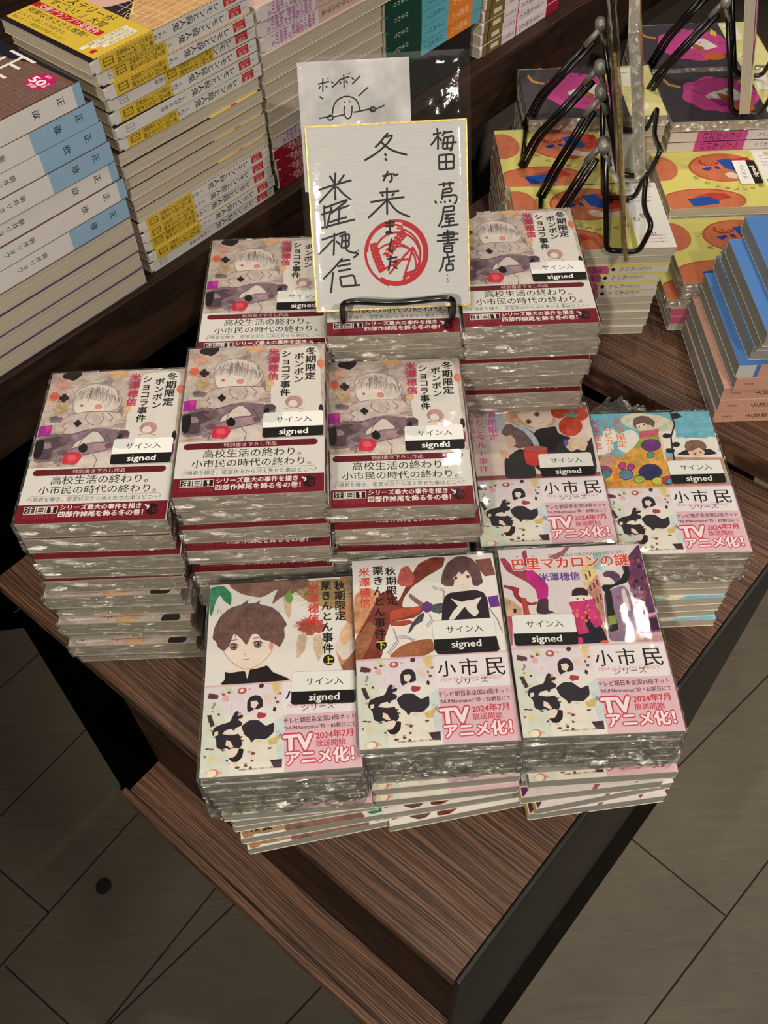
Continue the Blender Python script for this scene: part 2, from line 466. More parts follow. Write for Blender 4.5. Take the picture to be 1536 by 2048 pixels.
def page_block(w, h, t, seed=0):
    rd = random.Random(seed); v = []; f = []; th = .0004
    x0, x1, y0, y1 = -w / 2 + .0004, w / 2 + .0003, -h / 2 + .0004, h / 2 - .0004
    n = 14; zs = [th + (t - 2 * th) * i / n for i in range(n + 1)]
    for i, z in enumerate(zs):
        d = (rd.random() - .5) * .00012; e = (rd.random() - .5) * .00012
        k = math.sin(math.pi * i / n) * .0012
        v += [(x0 + d, y0 + e, z), (x1 - .0012 + k, y0 + e, z), (x1 - .0012 + k, y1 - e, z), (x0 + d, y1 - e, z)]
    for i in range(n):
        for j in range(4):
            a = i * 4 + j; b = i * 4 + (j + 1) % 4; f.append((a, b, b + 4, a + 4))
    f.append((3, 2, 1, 0)); f.append(tuple(n * 4 + j for j in range(4)))
    return mesh('page_block', v, f)

def sticker_mesh():
    B = PB(); W, H, r = 44.0, 24.5, 2.0
    def rr(x0, y0, x1, y1, tl, tr, br, bl_):
        P = []
        for (cx, cy, a0, on) in ((x0, y0, 180, tl), (x1, y0, 270, tr), (x1, y1, 0, br), (x0, y1, 90, bl_)):
            if not on: P.append((cx, cy)); continue
            ccx = cx + (r if cx == x0 else -r); ccy = cy + (r if cy == y0 else -r)
            for k in range(5):
                a = R(a0 + k * 22.5); P.append((ccx + r * math.cos(a), ccy + r * math.sin(a)))
        return P
    A = Art(None, W, H, clip=(-1, -1, 60, 60))
    A.mm(rr(0, 0, W, H, 1, 1, 1, 1), (236, 236, 232))
    A.mm(rr(0, 14.8, W, H, 0, 0, 1, 1), (20, 19, 20))
    A.ht('サイン入', (9.5, 7.6), (35.5, 7.6), (32, 30, 32), .004, px=False, hs=.95)
    A.ht('signed', (12.2, 19.0), (32.8, 19.0), (238, 236, 232), .02, px=False, hs=.9)
    A.emit(B, lambda x, y, e: ((x - W / 2) / 1000, (H / 2 - y) / 1000, e + .00006))
    P = rr(0, 0, W, H, 1, 1, 1, 1)
    Q = [((x - W / 2) / 1000, (H / 2 - y) / 1000) for x, y in P]
    for i in range(len(Q)):
        a, b = Q[i], Q[(i + 1) % len(Q)]
        B.face([(a[0], a[1], 0), (b[0], b[1], 0), (b[0], b[1], .000065), (a[0], a[1], .000065)], (225, 225, 220))
    return B.build('signed_sticker')

def wrap_mesh(w, h, t, seed, amp=.0016, off=.0011, front_hang=0.0, res=.0026):
    """crumpled clear film round a book or a bundle; the film sits over top and four sides, seams tucked under"""
    rd = random.Random(seed); sx, sy, sz = rd.random() * 50, rd.random() * 50, rd.random() * 50
    # side ring
    X, Y = w / 2 + off, h / 2 + off
    per = []
    nx, ny = max(8, int(w / res)), max(8, int(h / res / 2.2))
    for i in range(nx): per.append((-X + 2 * X * i / nx, -Y, 0, -1))
    for i in range(ny): per.append((X, -Y + 2 * Y * i / ny, 1, 0))
    for i in range(nx): per.append((X - 2 * X * i / nx, Y, 0, 1))
    for i in range(ny): per.append((-X, Y - 2 * Y * i / ny, -1, 0))
    n = len(per); rows = max(5, int(t / .0018)); v = []; f = []
    for r_ in range(rows + 1):
        q = r_ / rows
        for i, (x, y, nx_, ny_) in enumerate(per):
            z = t + .00045 - q * (t + .0002)
            s = math.sin(math.pi * min(1, q * 1.15 + .0)) if front_hang == 0 else min(1, q * 3)
            a = amp * (1.0 if ny_ < 0 else .45)
            d = fractal(Vector((x * 90 + sx, y * 90 + sy, z * 420 + sz)), 1.0, 2.0, 3) * a * 1.4
            d += abs(pnoise(Vector((x * 260 + sy, y * 260, z * 700 + sx)))) * a * 1.2
            if front_hang and ny_ < 0:
                L = front_hang * (.35 + .65 * abs(pnoise(Vector((x * 26 + sx, 3.3, sz)))) * 2.0)
                z -= q * L; d += q * .0015
            k = d * s + .0001
            k = max(k, -off * .8)
            v.append((x + nx_ * k, y + ny_ * k, z))
    for r_ in range(rows):
        for i in range(n):
            a = r_ * n + i; b = r_ * n + (i + 1) % n; f.append((a, a + n, b + n, b))
    # top sheet as strips between the long sides
    base = len(v); gx, gy = 22, 30
    for j in range(gy + 1):
        for i in range(gx + 1):
            x = -X + 2 * X * i / gx; y = -Y + 2 * Y * j / gy
            e = min(1, min(X - abs(x), Y - abs(y)) / .006)
            z = t + .00048 + e * (.0003 + abs(pnoise(Vector((x * 40 + sx, y * 40 + sy, 1)))) * .0006)
            v.append((x, y, z))
    nside = len(f)
    for j in range(gy):
        for i in range(gx):
            a = base + j * (gx + 1) + i; f.append((a, a + 1, a + gx + 2, a + gx + 1))
    me = mesh('plastic_wrap', v, f); me.materials.append(M_FILM); me.materials.append(M_FILMTOP)
    for p in me.polygons:
        if p.index >= nside: p.material_index = 1
        p.use_smooth = True
    return me

KIND = {}
def kind(key, name, w, h, t, cover, band=None, by=(82.5, 148), pages=M_PAGE):
    k = dict(name=name, w=w, h=h, t=t)
    k['page'] = page_block(w, h, t, len(KIND)); k['page'].materials.append(pages)
    k['cover'] = jacket(cover, w, h, t, 'cover')
    k['band'] = jacket(band, w, h, t, 'band', by[0], by[1], .00018) if band else None
    KIND[key] = k; return k

WR = {}
def book(key, x, y, z, rz, label, group, sticker=None, wrap=False, band=True, band_dy=0):
    k = KIND[key]
    r = empty(k['name'], (x, y, z), rz); tag(r, label, 'book', group)
    link_obj('page_block', k['page'], r); link_obj('cover', k['cover'], r)
    if k['band'] and band:
        o = link_obj('paper_band', k['band'], r); o.location.y = band_dy
    if sticker:
        s = link_obj('signed_sticker', STK, r)
        s.location = ((sticker[0] - 52.5) / 1000, (74 - sticker[1]) / 1000, k['t'] + .0011 if False else k['t'] + .0009)
        s.rotation_euler.z = R(sticker[2] if len(sticker) > 2 else 0)
    if wrap:
        ww = (key, int(wrap))
        if ww not in WR: WR[ww] = wrap_mesh(k['w'] + .001, k['h'], k['t'], int(wrap) * 7 + len(WR))
        link_obj('plastic_wrap', WR[ww], r)
    return r

ORD = ['top', 'second', 'third', 'fourth', 'fifth', 'sixth', 'seventh', 'eighth', 'ninth', 'tenth', 'eleventh', 'twelfth', 'thirteenth', 'fourteenth', 'fifteenth', 'sixteenth', 'seventeenth', 'eighteenth']
def ordw(i, n):
    if i == 0: return 'topmost'
    if i == n - 1: return 'lowest'
    return ORD[i] + ' from top'

# ------------------------------------------------------------------ artwork
QW = [(215, 145), (1265, 95), (1262, 1215), (78, 1275)]
def winter_front():
    A = Art(QW); rd = random.Random(4)
    A.poly([(215, 145), (1265, 95), (1262, 1215), (78, 1275)], (206, 188, 178), .75)
    for i in range(46):
        c = rd.choice([(222, 208, 194), (188, 166, 160), (226, 196, 176), (170, 150, 150), (214, 184, 168), (200, 180, 150)])
        A.ell(rd.uniform(150, 900), rd.uniform(150, 840), rd.uniform(18, 60), rd.uniform(14, 46), c, .9, wob=.5, seed=i)
    for i in range(26):
        x, y, a_, b_ = rd.uniform(140, 900), rd.uniform(150, 840), rd.uniform(20, 60), rd.uniform(16, 50)
        A.line([(x + a_ * math.cos(t * .7) * (1 + .2 * math.sin(t * 2.3 + i)), y + b_ * math.sin(t * .7)) for t in range(8)], rd.uniform(.25, .5), rd.choice([(160, 130, 128), (140, 108, 116), (184, 150, 140)]))
    A.ell(290, 490, 60, 26, (140, 122, 132), .9, wob=.3, seed=31); A.ell(205, 480, 40, 40, (206, 196, 182), .8, wob=.3, seed=32); A.ell(330, 400, 40, 50, (196, 170, 130), .9, wob=.4, seed=33); A.ell(600, 195, 100, 50, (170, 150, 148), .8, wob=.25, seed=34)
    A.poly([(925, 140), (1225, 108), (1240, 400), (1245, 640), (1240, 830), (900, 845), (850, 560), (850, 430), (880, 330), (915, 260)], (232, 226, 218), .08)
    A.ell(1240, 250, 30, 32, (226, 130, 100), .6); A.ell(1240, 600, 18, 40, (40, 36, 40), .2); A.ell(1235, 700, 20, 50, (150, 60, 110), .8)
    A.ell(720, 135, 75, 34, (236, 188, 140), .9, wob=.3); A.ell(560, 175, 90, 40, (206, 192, 182), .7, wob=.3)
    A.poly([(300, 150), (335, 128), (440, 128), (450, 150), (425, 175), (385, 200), (345, 190), (300, 180), (290, 165)], (42, 36, 40), .6)
    A.ell(250, 320, 36, 34, (228, 116, 88), .5, wob=.2); A.ell(300, 235, 50, 40, (218, 168, 150), .9, wob=.4)
    for dx, dy in ((0, -18), (22, 0), (0, 18), (-22, 0), (0, 0)): A.ell(330 + dx, 330 + dy, 17, 16, (44, 38, 44), .3, 12)
    A.ell(842, 405, 30, 26, (238, 190, 140), .6, wob=.3)
    hair = [(405, 345), (412, 300), (440, 262), (500, 235), (565, 218), (650, 226), (720, 248), (772, 290), (790, 340), (778, 380), (745, 412), (700, 432), (640, 436), (560, 428), (440, 445), (415, 410)]
    A.poly(hair, (222, 211, 204), .35); A.line(hair + hair[:1], .45, (150, 128, 126))
    A.poly([(430, 350), (500, 330), (600, 345), (655, 380), (660, 425), (560, 425), (440, 442), (418, 405)], (238, 226, 216), .1)
    for i in range(110):
        a = rd.uniform(0, 1); x = 425 + 350 * a; y0 = 232 + 75 * abs(a - .45) + rd.uniform(0, 60)
        L = rd.uniform(30, 95) * (1 if a > .3 else .75); A.line([(x, y0), (x + (a - .45) * 36, y0 + L * .5), (x + (a - .5) * 26 - rd.uniform(-4, 22), y0 + L)], rd.uniform(.22, .5), rd.choice([(140, 122, 120), (168, 148, 142), (110, 96, 96)]), taper=True)
    A.ell(478, 385, 15, 9, (214, 120, 112)); A.ell(478, 384, 7, 6, (160, 80, 80)); A.ell(612, 392, 30, 20, (230, 150, 140), .5)
    A.poly([(340, 490), (400, 455), (520, 432), (650, 428), (790, 432), (812, 460), (770, 500), (750, 545), (640, 545), (560, 562), (460, 592), (400, 604), (355, 590), (385, 562), (350, 545), (375, 520)], (212, 196, 190), .6)
    for p in ([(340, 490), (400, 455), (520, 432), (650, 428), (790, 432), (812, 460)], [(375, 520), (350, 545), (385, 562), (355, 590), (400, 604), (460, 592), (560, 562)], [(540, 440), (520, 480), (560, 520), (600, 530)], [(650, 440), (670, 480), (640, 520)], [(700, 440), (740, 470), (720, 510)]):
        A.line(p, .55, (120, 78, 84))
    for dx, dy in ((0, -15), (18, 0), (0, 15), (-18, 0), (0, 0)): A.ell(468 + dx, 519 + dy, 15, 13, (38, 32, 38), 0, 12)
    A.poly([(150, 650), (300, 600), (420, 605), (560, 565), (640, 550), (760, 560), (885, 590), (880, 640), (790, 660), (700, 720), (500, 760), (330, 800), (160, 820)], (142, 120, 128), .8)
    A.poly([(165, 655), (330, 615), (430, 640), (400, 680), (300, 720), (290, 790), (165, 800)], (96, 76, 86), .7)
    A.poly([(330, 640), (430, 615), (440, 650), (380, 680)], (128, 98, 110), .6); A.ell(840, 590, 45, 26, (100, 76, 92), .7, wob=.3)
    A.poly([(470, 665), (600, 575), (640, 580), (700, 635), (690, 655), (600, 660), (450, 708)], (226, 212, 204), .25)
    A.poly([(310, 760), (520, 700), (640, 665), (760, 650), (785, 700), (600, 745), (400, 790), (320, 830)], (160, 142, 150), .6)
    A.ell(680, 690, 52, 30, (190, 146, 160), .5, wob=.2)
    A.poly([(510, 790), (600, 745), (740, 720), (860, 740), (860, 840), (520, 850)], (222, 208, 200), .5)
    for P in ([(150, 650), (300, 600), (420, 605), (560, 565)], [(760, 560), (885, 590), (880, 640), (790, 660), (700, 720), (500, 760), (330, 800)], [(470, 665), (600, 575), (640, 580), (700, 635), (690, 655), (600, 660), (450, 708), (470, 665)], [(330, 615), (400, 680), (300, 720), (290, 790)], [(560, 600), (520, 640), (500, 700)], [(700, 600), (740, 640), (760, 700)], [(310, 760), (380, 790), (360, 840)], [(620, 740), (660, 790), (640, 850)]): A.line(P, .5, (96, 66, 78))
    for c in ((470, 620, 30, 18), (610, 700, 30, 20), (740, 680, 34, 22), (820, 630, 30, 20), (250, 690, 36, 26), (380, 740, 40, 20)): A.ell(*c, rd.choice([(120, 92, 104), (168, 140, 150), (196, 170, 172)]), .9, wob=.35, seed=c[0])
    A.poly([(160, 655), (225, 640), (230, 690), (215, 770), (180, 790), (152, 770)], (34, 30, 34), .3)
    A.poly([(172, 548), (268, 532), (264, 610), (164, 628)], (176, 44, 160), .7); A.poly([(215, 545), (265, 535), (262, 575), (225, 590)], (220, 60, 160), .6)
    A.poly([(792, 610), (835, 585), (838, 625), (800, 640)], (36, 32, 40), .2)
    A.poly([(540, 662), (575, 690), (572, 725), (545, 738), (515, 730), (502, 710), (510, 685)], (28, 24, 30))
    A.poly([(425, 732), (524, 732), (538, 780), (492, 828), (392, 824), (384, 786)], (216, 56, 74), .6); A.poly([(430, 755), (490, 752), (500, 785), (450, 800), (425, 785)], (236, 96, 112), .3)
    A.ell(1030, 545, 66, 46, (206, 160, 156), .6, wob=.15); A.ell(1022, 560, 36, 28, (238, 226, 218)); A.line([(960, 600), (1030, 580), (1100, 600)], .5, (190, 140, 136))
    A.vt('冬期限定', (1166, 125), (1156, 380), (28, 24, 28), .022); A.vt('ボンボン', (1072, 168), (1065, 402), (28, 24, 28), .022)
    A.vt('ショコラ事件', (972, 152), (960, 505), (28, 24, 28), .022); A.vt('米澤穂信', (876, 135), (868, 385), (206, 46, 92), .018)
    return A
def band_spine(base, fn):
    return lambda T: fn(T)
def winter_spine(T):
    A = Art(None, T, 148, clip=(0, 0, T, 148)); 
    A.rect(0, 10, T, 24, (200, 150, 140), .6); A.rect(0, 60, T, 78, (120, 60, 110), .8); A.rect(0, 40, T, 50, (60, 50, 56), .4)
    A.vt('冬期限定ボンボン', (T * .5, 24), (T * .5, 80), (34, 30, 32), px=False); return A
def winter_band():
    A = Art(QW); f = A.f; y0 = f((130, 850))[1]
    A.rect(0, 97.6, 105, 148, (232, 228, 222))
    yb = f((95, 1135))[1]
    A.rect(0, yb, 105, 148, (122, 26, 42))
    (xa, ya), (xb, yb2) = f((182, 888)), f((1205, 848)); ym = (ya + yb2) / 2; P = []
    for k in range(9): a = R(90 + k * 22.5); P.append((xa + 2 + 2.9 * math.cos(a), ym + 2.9 * math.sin(a)))
    for k in range(9): a = R(-90 + k * 22.5); P.append((xb - 2 + 2.9 * math.cos(a), ym + 2.9 * math.sin(a)))
    A.mm(P, (106, 26, 38))
    A.ht('特別書き下ろし作品', (485, 876), (895, 858), (236, 200, 196), .012, hs=.95)
    A.ht('高校生活の終わり。', (325, 945), (1085, 915), (44, 26, 34), .008, hs=1.02); A.ht('小市民の時代の終わり。', (235, 1022), (1160, 985), (44, 26, 34), .008, hs=.98)
    A.line([(180, 1068), (1195, 1022)], .25, (90, 110, 120))
    A.ht('小鳩君を轢き、密室状況から消え失せた車はどこへ？', (155, 1092), (1205, 1050), (60, 82, 96), -.002, hs=1.1)
    for i, ch in enumerate('注目！'):
        x0 = 148 + i * 88; a = f((x0, 1145 - i * 4)); b = f((x0 + 82, 1197 - i * 4))
        A.rect(a[0], a[1], b[0], b[1], (236, 230, 224)); A.rect(a[0] + .5, a[1] + .5, b[0] - .5, b[1] - .5, (48, 16, 26))
        A.ht(ch, (x0 + (12 if i < 2 else 32), 1170 - i * 4), (x0 + (72 if i < 2 else 50), 1168 - i * 4), (238, 232, 226), .02, h=6.2)
    A.ht('シリーズ最大の事件を描き', (428, 1145), (1060, 1118), (244, 236, 230), .03, hs=1.05); A.ht('四部作掉尾を飾る冬の巻！', (420, 1195), (1080, 1166), (244, 236, 230), .03, hs=1.05)
    A.ht('創元推理文庫', (140, 1222), (400, 1215), (168, 54, 62), .004, hs=.9)
    A.ell(1150, 1145, 48, 44, (40, 20, 26), .3, wob=.35, n=26, seed=3); A.ell(1165, 1150, 20, 18, (110, 28, 40)); A.ell(1165, 1150, 9, 8, (40, 20, 26))
    A.line([(1090, 1110), (1120, 1130)], 1.2, (240, 234, 228)); A.line([(1118, 1112), (1122, 1132), (1105, 1145)], .8, (240, 234, 228)); A.line([(1200, 1120), (1215, 1112)], .9, (40, 20, 26))
    return A
def winter_band_spine(T):
    A = Art(None, T, 148, clip=(0, 0, T, 148)); A.rect(0, 97.6, T, 148, (122, 26, 42)); A.rect(T * .2, 120, T * .8, 130, (232, 226, 220)); return A
WIN_C = dict(front_base=(206, 188, 178), spine_base=(226, 218, 208), back_base=(226, 218, 208), front=winter_front(), spine=winter_spine, mot=.6)
WIN_B = dict(front_base=(232, 228, 222), spine_base=(122, 26, 42), back_base=(200, 190, 184), front=winter_band(), spine=winter_band_spine, edge=(196, 120, 110))

QH = [(120, 145), (1110, 100), (1440, 1405), (300, 1440)]
def anime_band():
    A = Art(QH); rd = random.Random(9)
    A.rect(0, 82.5, 105, 148, (226, 186, 198)); A.rect(0, 84.0, 55, 148, (234, 228, 222))
    A.mm([(0, 84), (55, 84), (55, 100), (25, 108), (0, 100)], (228, 218, 226), .12); A.mm([(0, 92), (14, 100), (20, 148), (0, 148)], (216, 222, 208), .2)
    A.mm([(20, 120), (46, 115), (50, 148), (20, 148)], (232, 228, 214), .15); A.mm([(48, 112), (55, 108), (55, 140), (50, 138)], (212, 222, 226), .2)
    for i in range(74):
        x, y = rd.uniform(2, 53), rd.uniform(86, 146)
        if 27 < x < 46 and 90 < y < 122: continue
        c = rd.choice([(96, 62, 60), (206, 130, 130), (226, 196, 150), (190, 150, 120), (150, 90, 90), (222, 170, 186), (120, 84, 70), (236, 214, 160)])
        if i % 3 == 0: A.mm([(x + rd.uniform(-1.6, -.5), y + rd.uniform(-1, -.2)), (x + rd.uniform(.6, 1.8), y - rd.uniform(.2, 1)), (x + rd.uniform(.4, 1.6), y + rd.uniform(.4, 1.4)), (x - rd.uniform(.6, 1.4), y + rd.uniform(.4, 1.2))], c)
        else: A.ell(x, y, rd.uniform(.6, 1.7), rd.uniform(.5, 1.3), c, .2, 10, px=False)
    A.poly([(255, 870), (322, 885), (325, 912), (252, 908)], (92, 60, 66)); A.poly([(270, 1020), (300, 1018), (338, 1090), (312, 1102)], (70, 52, 54)); A.poly([(290, 975), (305, 940), (318, 945), (304, 980)], (150, 140, 160))
    A.ell(485, 862, 32, 22, (190, 90, 84), .2); A.ell(482, 860, 14, 12, (236, 220, 210)); A.ell(378, 908, 22, 20, (226, 180, 170)); A.ell(615, 832, 18, 16, (80, 52, 60))
    A.poly([(340, 822), (400, 830), (430, 880), (370, 850)], (206, 220, 160), .3); A.poly([(680, 810), (745, 805), (752, 860), (745, 905), (700, 870)], (232, 208, 150), .4)
    A.ell(388, 1412, 42, 28, (206, 140, 110), .2); A.ell(380, 1414, 32, 24, (240, 230, 206)); A.ell(358, 1308, 30, 18, (232, 216, 160), .2); A.poly([(775, 1335), (860, 1330), (870, 1390), (810, 1385)], (70, 44, 60), .3)
    A.poly([(735, 1200), (790, 1175), (815, 1160), (800, 1230), (750, 1235)], (220, 190, 120), .4); A.poly([(805, 1165), (822, 1150), (815, 1200)], (110, 150, 190))
    # two generic figures in school clothes, one upright and one upside down
    A.poly([(535, 935), (550, 905), (585, 892), (620, 900), (645, 930), (652, 975), (645, 1000), (600, 985), (560, 1010), (545, 990)], (46, 38, 44))
    A.poly([(560, 935), (600, 930), (618, 950), (600, 985), (570, 975)], (238, 216, 200))
    A.poly([(600, 1000), (650, 975), (700, 985), (745, 1020), (752, 1085), (700, 1110), (640, 1085), (610, 1050)], (232, 230, 222)); A.poly([(628, 1010), (690, 1020), (685, 1045), (640, 1055), (620, 1035)], (176, 56, 80))
    A.poly([(575, 1062), (640, 1062), (700, 1105), (755, 1080), (765, 1150), (720, 1195), (640, 1190), (620, 1215), (600, 1185), (560, 1160), (525, 1100)], (48, 40, 50))
    A.poly([(640, 895), (665, 890), (690, 900), (715, 935), (700, 955), (660, 930)], (232, 206, 190)); A.poly([(730, 975), (752, 985), (748, 1010), (728, 1000)], (44, 38, 46))
    A.poly([(460, 1010), (478, 995), (490, 1010), (485, 1030), (520, 1022), (528, 1040), (490, 1055), (530, 1075), (525, 1100), (470, 1115), (420, 1125), (400, 1150), (470, 1160), (520, 1150), (560, 1220), (545, 1250), (480, 1260), (450, 1245), (420, 1255), (380, 1240), (365, 1180), (330, 1150), (335, 1105), (380, 1085), (440, 1070)], (46, 38, 46))
    A.poly([(345, 1135), (370, 1130), (375, 1155), (350, 1165)], (238, 216, 200)); A.poly([(440, 1190), (470, 1200), (500, 1240), (480, 1245), (440, 1225)], (238, 216, 200))
    A.poly([(480, 1250), (530, 1245), (540, 1290), (500, 1310), (470, 1300), (465, 1270)], (238, 218, 202)); A.poly([(540, 1250), (575, 1255), (575, 1310), (545, 1342), (505, 1340), (485, 1315), (520, 1305), (535, 1280)], (34, 28, 32))
    # title block
    A.poly([(765, 810), (1290, 792), (1335, 1022), (800, 1036)], (236, 228, 232))
    for ch, xa, xb, y in (('小', 800, 925, 897), ('市', 955, 1085, 890), ('民', 1140, 1275, 885)): A.ht(ch, (xa, y + 2), (xb, y - 2), (26, 22, 28), .012, hs=1.02)
    A.ht('How to become Ordinary', (830, 968), (1262, 952), (214, 140, 162), -.004, hs=1.35, shear=.35); A.ht('シリーズ', (935, 990), (1165, 978), (30, 26, 32), .0, hs=.9)
    A.ht('テレビ朝日系全国24局ネット', (820, 1076), (1328, 1055), (40, 30, 40), .002, hs=1.12); A.ht('“NUMAnimation”枠・BS朝日にて', (832, 1125), (1340, 1108), (40, 30, 40), -.001, hs=1.1)
    rd_ = (206, 62, 84)
    A.ht('TV', (850, 1222), (1050, 1212), (244, 232, 236), .045, h=15.5, out=rd_, ow=.11); A.ht('2024年7月', (1070, 1182), (1332, 1165), rd_, .03, hs=1.0); A.ht('放送開始', (1080, 1235), (1292, 1226), rd_, .016, hs=1.0)
    A.ht('アニメ化！', (890, 1330), (1368, 1308), (244, 232, 236), .045, hs=1.02, out=rd_, ow=.11)
    A.ht('©米澤穂信・東京創元社／小市民シリーズ製作委員会', (565, 1396), (850, 1384), (50, 44, 46), 0, hs=1.2)
    return A
def anime_band_spine(T):
    A = Art(None, T, 148, clip=(0, 0, T, 148)); A.rect(0, 82.5, T, 148, (226, 186, 198)); A.vt('アニメ化！', (T / 2, 100), (T / 2, 140), (206, 62, 84), px=False); return A
ANI_B = dict(front_base=(234, 228, 222), spine_base=(226, 186, 198), back_base=(226, 196, 204), front=anime_band(), spine=anime_band_spine, edge=(226, 210, 200))

def autumn1():
    A = Art([(205, 125), (1195, 60), (1255, 1395), (140, 1470)]); rd = random.Random(2)
    A.rect(0, 0, 105, 148, (232, 228, 223), .03)
    A.poly([(1100, 70), (1200, 60), (1225, 700), (1120, 720), (1075, 560), (1120, 470), (1180, 400), (1100, 330)], (196, 140, 104), .8)
    A.ell(1150, 560, 66, 90, (226, 214, 200), .3, wob=.3); A.ell(1160, 470, 50, 70, (232, 190, 150), .5, wob=.5, seed=4)
    A.poly([(880, 95), (1050, 80), (1180, 90), (1200, 220), (1100, 290), (1000, 280), (900, 250), (820, 190), (790, 150)], (166, 138, 98), .9)
    for i in range(46):
        a = rd.uniform(0, 6.28); A.line([(1000 + 140 * math.cos(a), 200 + 70 * math.sin(a)), (1000 + 230 * math.cos(a), 200 + 120 * math.sin(a))], .5, (206, 180, 150), taper=True)
    A.poly([(330, 115), (560, 95), (900, 78), (890, 130), (770, 190), (700, 210), (635, 265), (660, 190), (680, 150), (560, 215), (430, 190), (360, 150)], (140, 104, 92), .9)
    A.ell(905, 415, 95, 58, (176, 88, 74), .8, wob=.4, n=34, seed=5)
    for i in range(30):
        a = rd.uniform(0, 6.28); A.line([(890 + 60 * math.cos(a), 415 + 40 * math.sin(a)), (890 + 108 * math.cos(a), 415 + 72 * math.sin(a))], .4, (206, 140, 120), taper=True)
    for P in ([(820, 480), (860, 465), (885, 490), (870, 580), (812, 650), (805, 560)], [(925, 490), (975, 470), (1000, 520), (990, 610), (960, 668), (930, 580)], [(715, 200), (770, 250), (775, 320), (755, 362), (725, 310)]): A.poly(P, (216, 192, 164), .6)
    A.poly([(725, 190), (765, 160), (785, 215), (770, 258), (735, 240)], (126, 172, 92), .6)
    A.poly([(202, 140), (300, 128), (355, 185), (350, 272), (300, 235), (270, 190), (240, 250), (215, 345), (198, 330)], (66, 146, 108), .9)
    A.poly([(1120, 700), (1225, 580), (1235, 780), (1150, 760)], (150, 98, 78), .8)
    hair = [(222, 505), (232, 430), (275, 345), (345, 285), (425, 262), (475, 222), (462, 256), (520, 252), (558, 230), (545, 258), (640, 280), (700, 332), (745, 405), (722, 428), (728, 495), (692, 565), (655, 540), (615, 520), (565, 510), (540, 470), (498, 470), (460, 552), (420, 500), (372, 462), (335, 560), (302, 592), (262, 565), (245, 520)]
    A.poly([(305, 590), (330, 555), (380, 500), (520, 480), (615, 515), (660, 545), (640, 585), (600, 640), (550, 690), (490, 715), (440, 715), (385, 680), (330, 630)], (240, 224, 210), .05)
    A.poly([(380, 670), (560, 650), (575, 700), (620, 720), (475, 760), (320, 735), (385, 715)], (238, 220, 204), .1)
    A.line([(300, 590), (330, 640), (385, 690), (440, 715), (495, 712), (550, 685), (605, 635), (640, 585)], .45, (196, 140, 120)); A.ell(632, 555, 16, 28, (226, 150, 130), .3)
    A.poly(hair, (118, 88, 82), .95)
    for i in range(70):
        x = rd.uniform(260, 700); y = rd.uniform(290, 480); A.line([(x, y), (x + rd.uniform(-25, 25), y + rd.uniform(20, 60))], .3, rd.choice([(92, 66, 62), (150, 118, 108)]), taper=True)
    for cx, cy in ((370, 562), (538, 545)):
        A.ell(cx, cy, 33, 24, (226, 208, 198)); A.ell(cx, cy, 26, 23, (104, 72, 72)); A.ell(cx, cy, 19, 17, (140, 108, 104)); A.ell(cx + 2, cy, 10, 11, (62, 42, 44)); A.ell(cx - 8, cy - 8, 5, 4, (226, 210, 204)); A.line([(cx - 36, cy - 8), (cx - 18, cy - 22), (cx + 14, cy - 24), (cx + 36, cy - 10)], .7, (90, 60, 58)); A.line([(cx - 30, cy - 44), (cx + 26, cy - 52)], .5, (120, 88, 84))
    A.line([(430, 651), (482, 646)], .5, (190, 120, 110)); A.ell(446, 614, 7, 5, (220, 150, 130))
    A.poly([(310, 735), (345, 745), (400, 735), (452, 730), (466, 792), (482, 720), (540, 712), (605, 690), (645, 740), (700, 760), (780, 795), (270, 830), (312, 790)], (34, 27, 28), .3)
    A.vt('秋期限定', (1110, 92), (1118, 380), (26, 22, 22), .022); A.vt('栗きんとん事件', (1015, 92), (1030, 612), (26, 22, 22), .022); A.vt('米澤穂信', (924, 108), (930, 402), (220, 64, 62), .018)
    A.ell(1034, 655, 40, 38, (26, 22, 22)); A.vt('上', (1034, 622), (1034, 690), (236, 222, 60), .02)
    return A
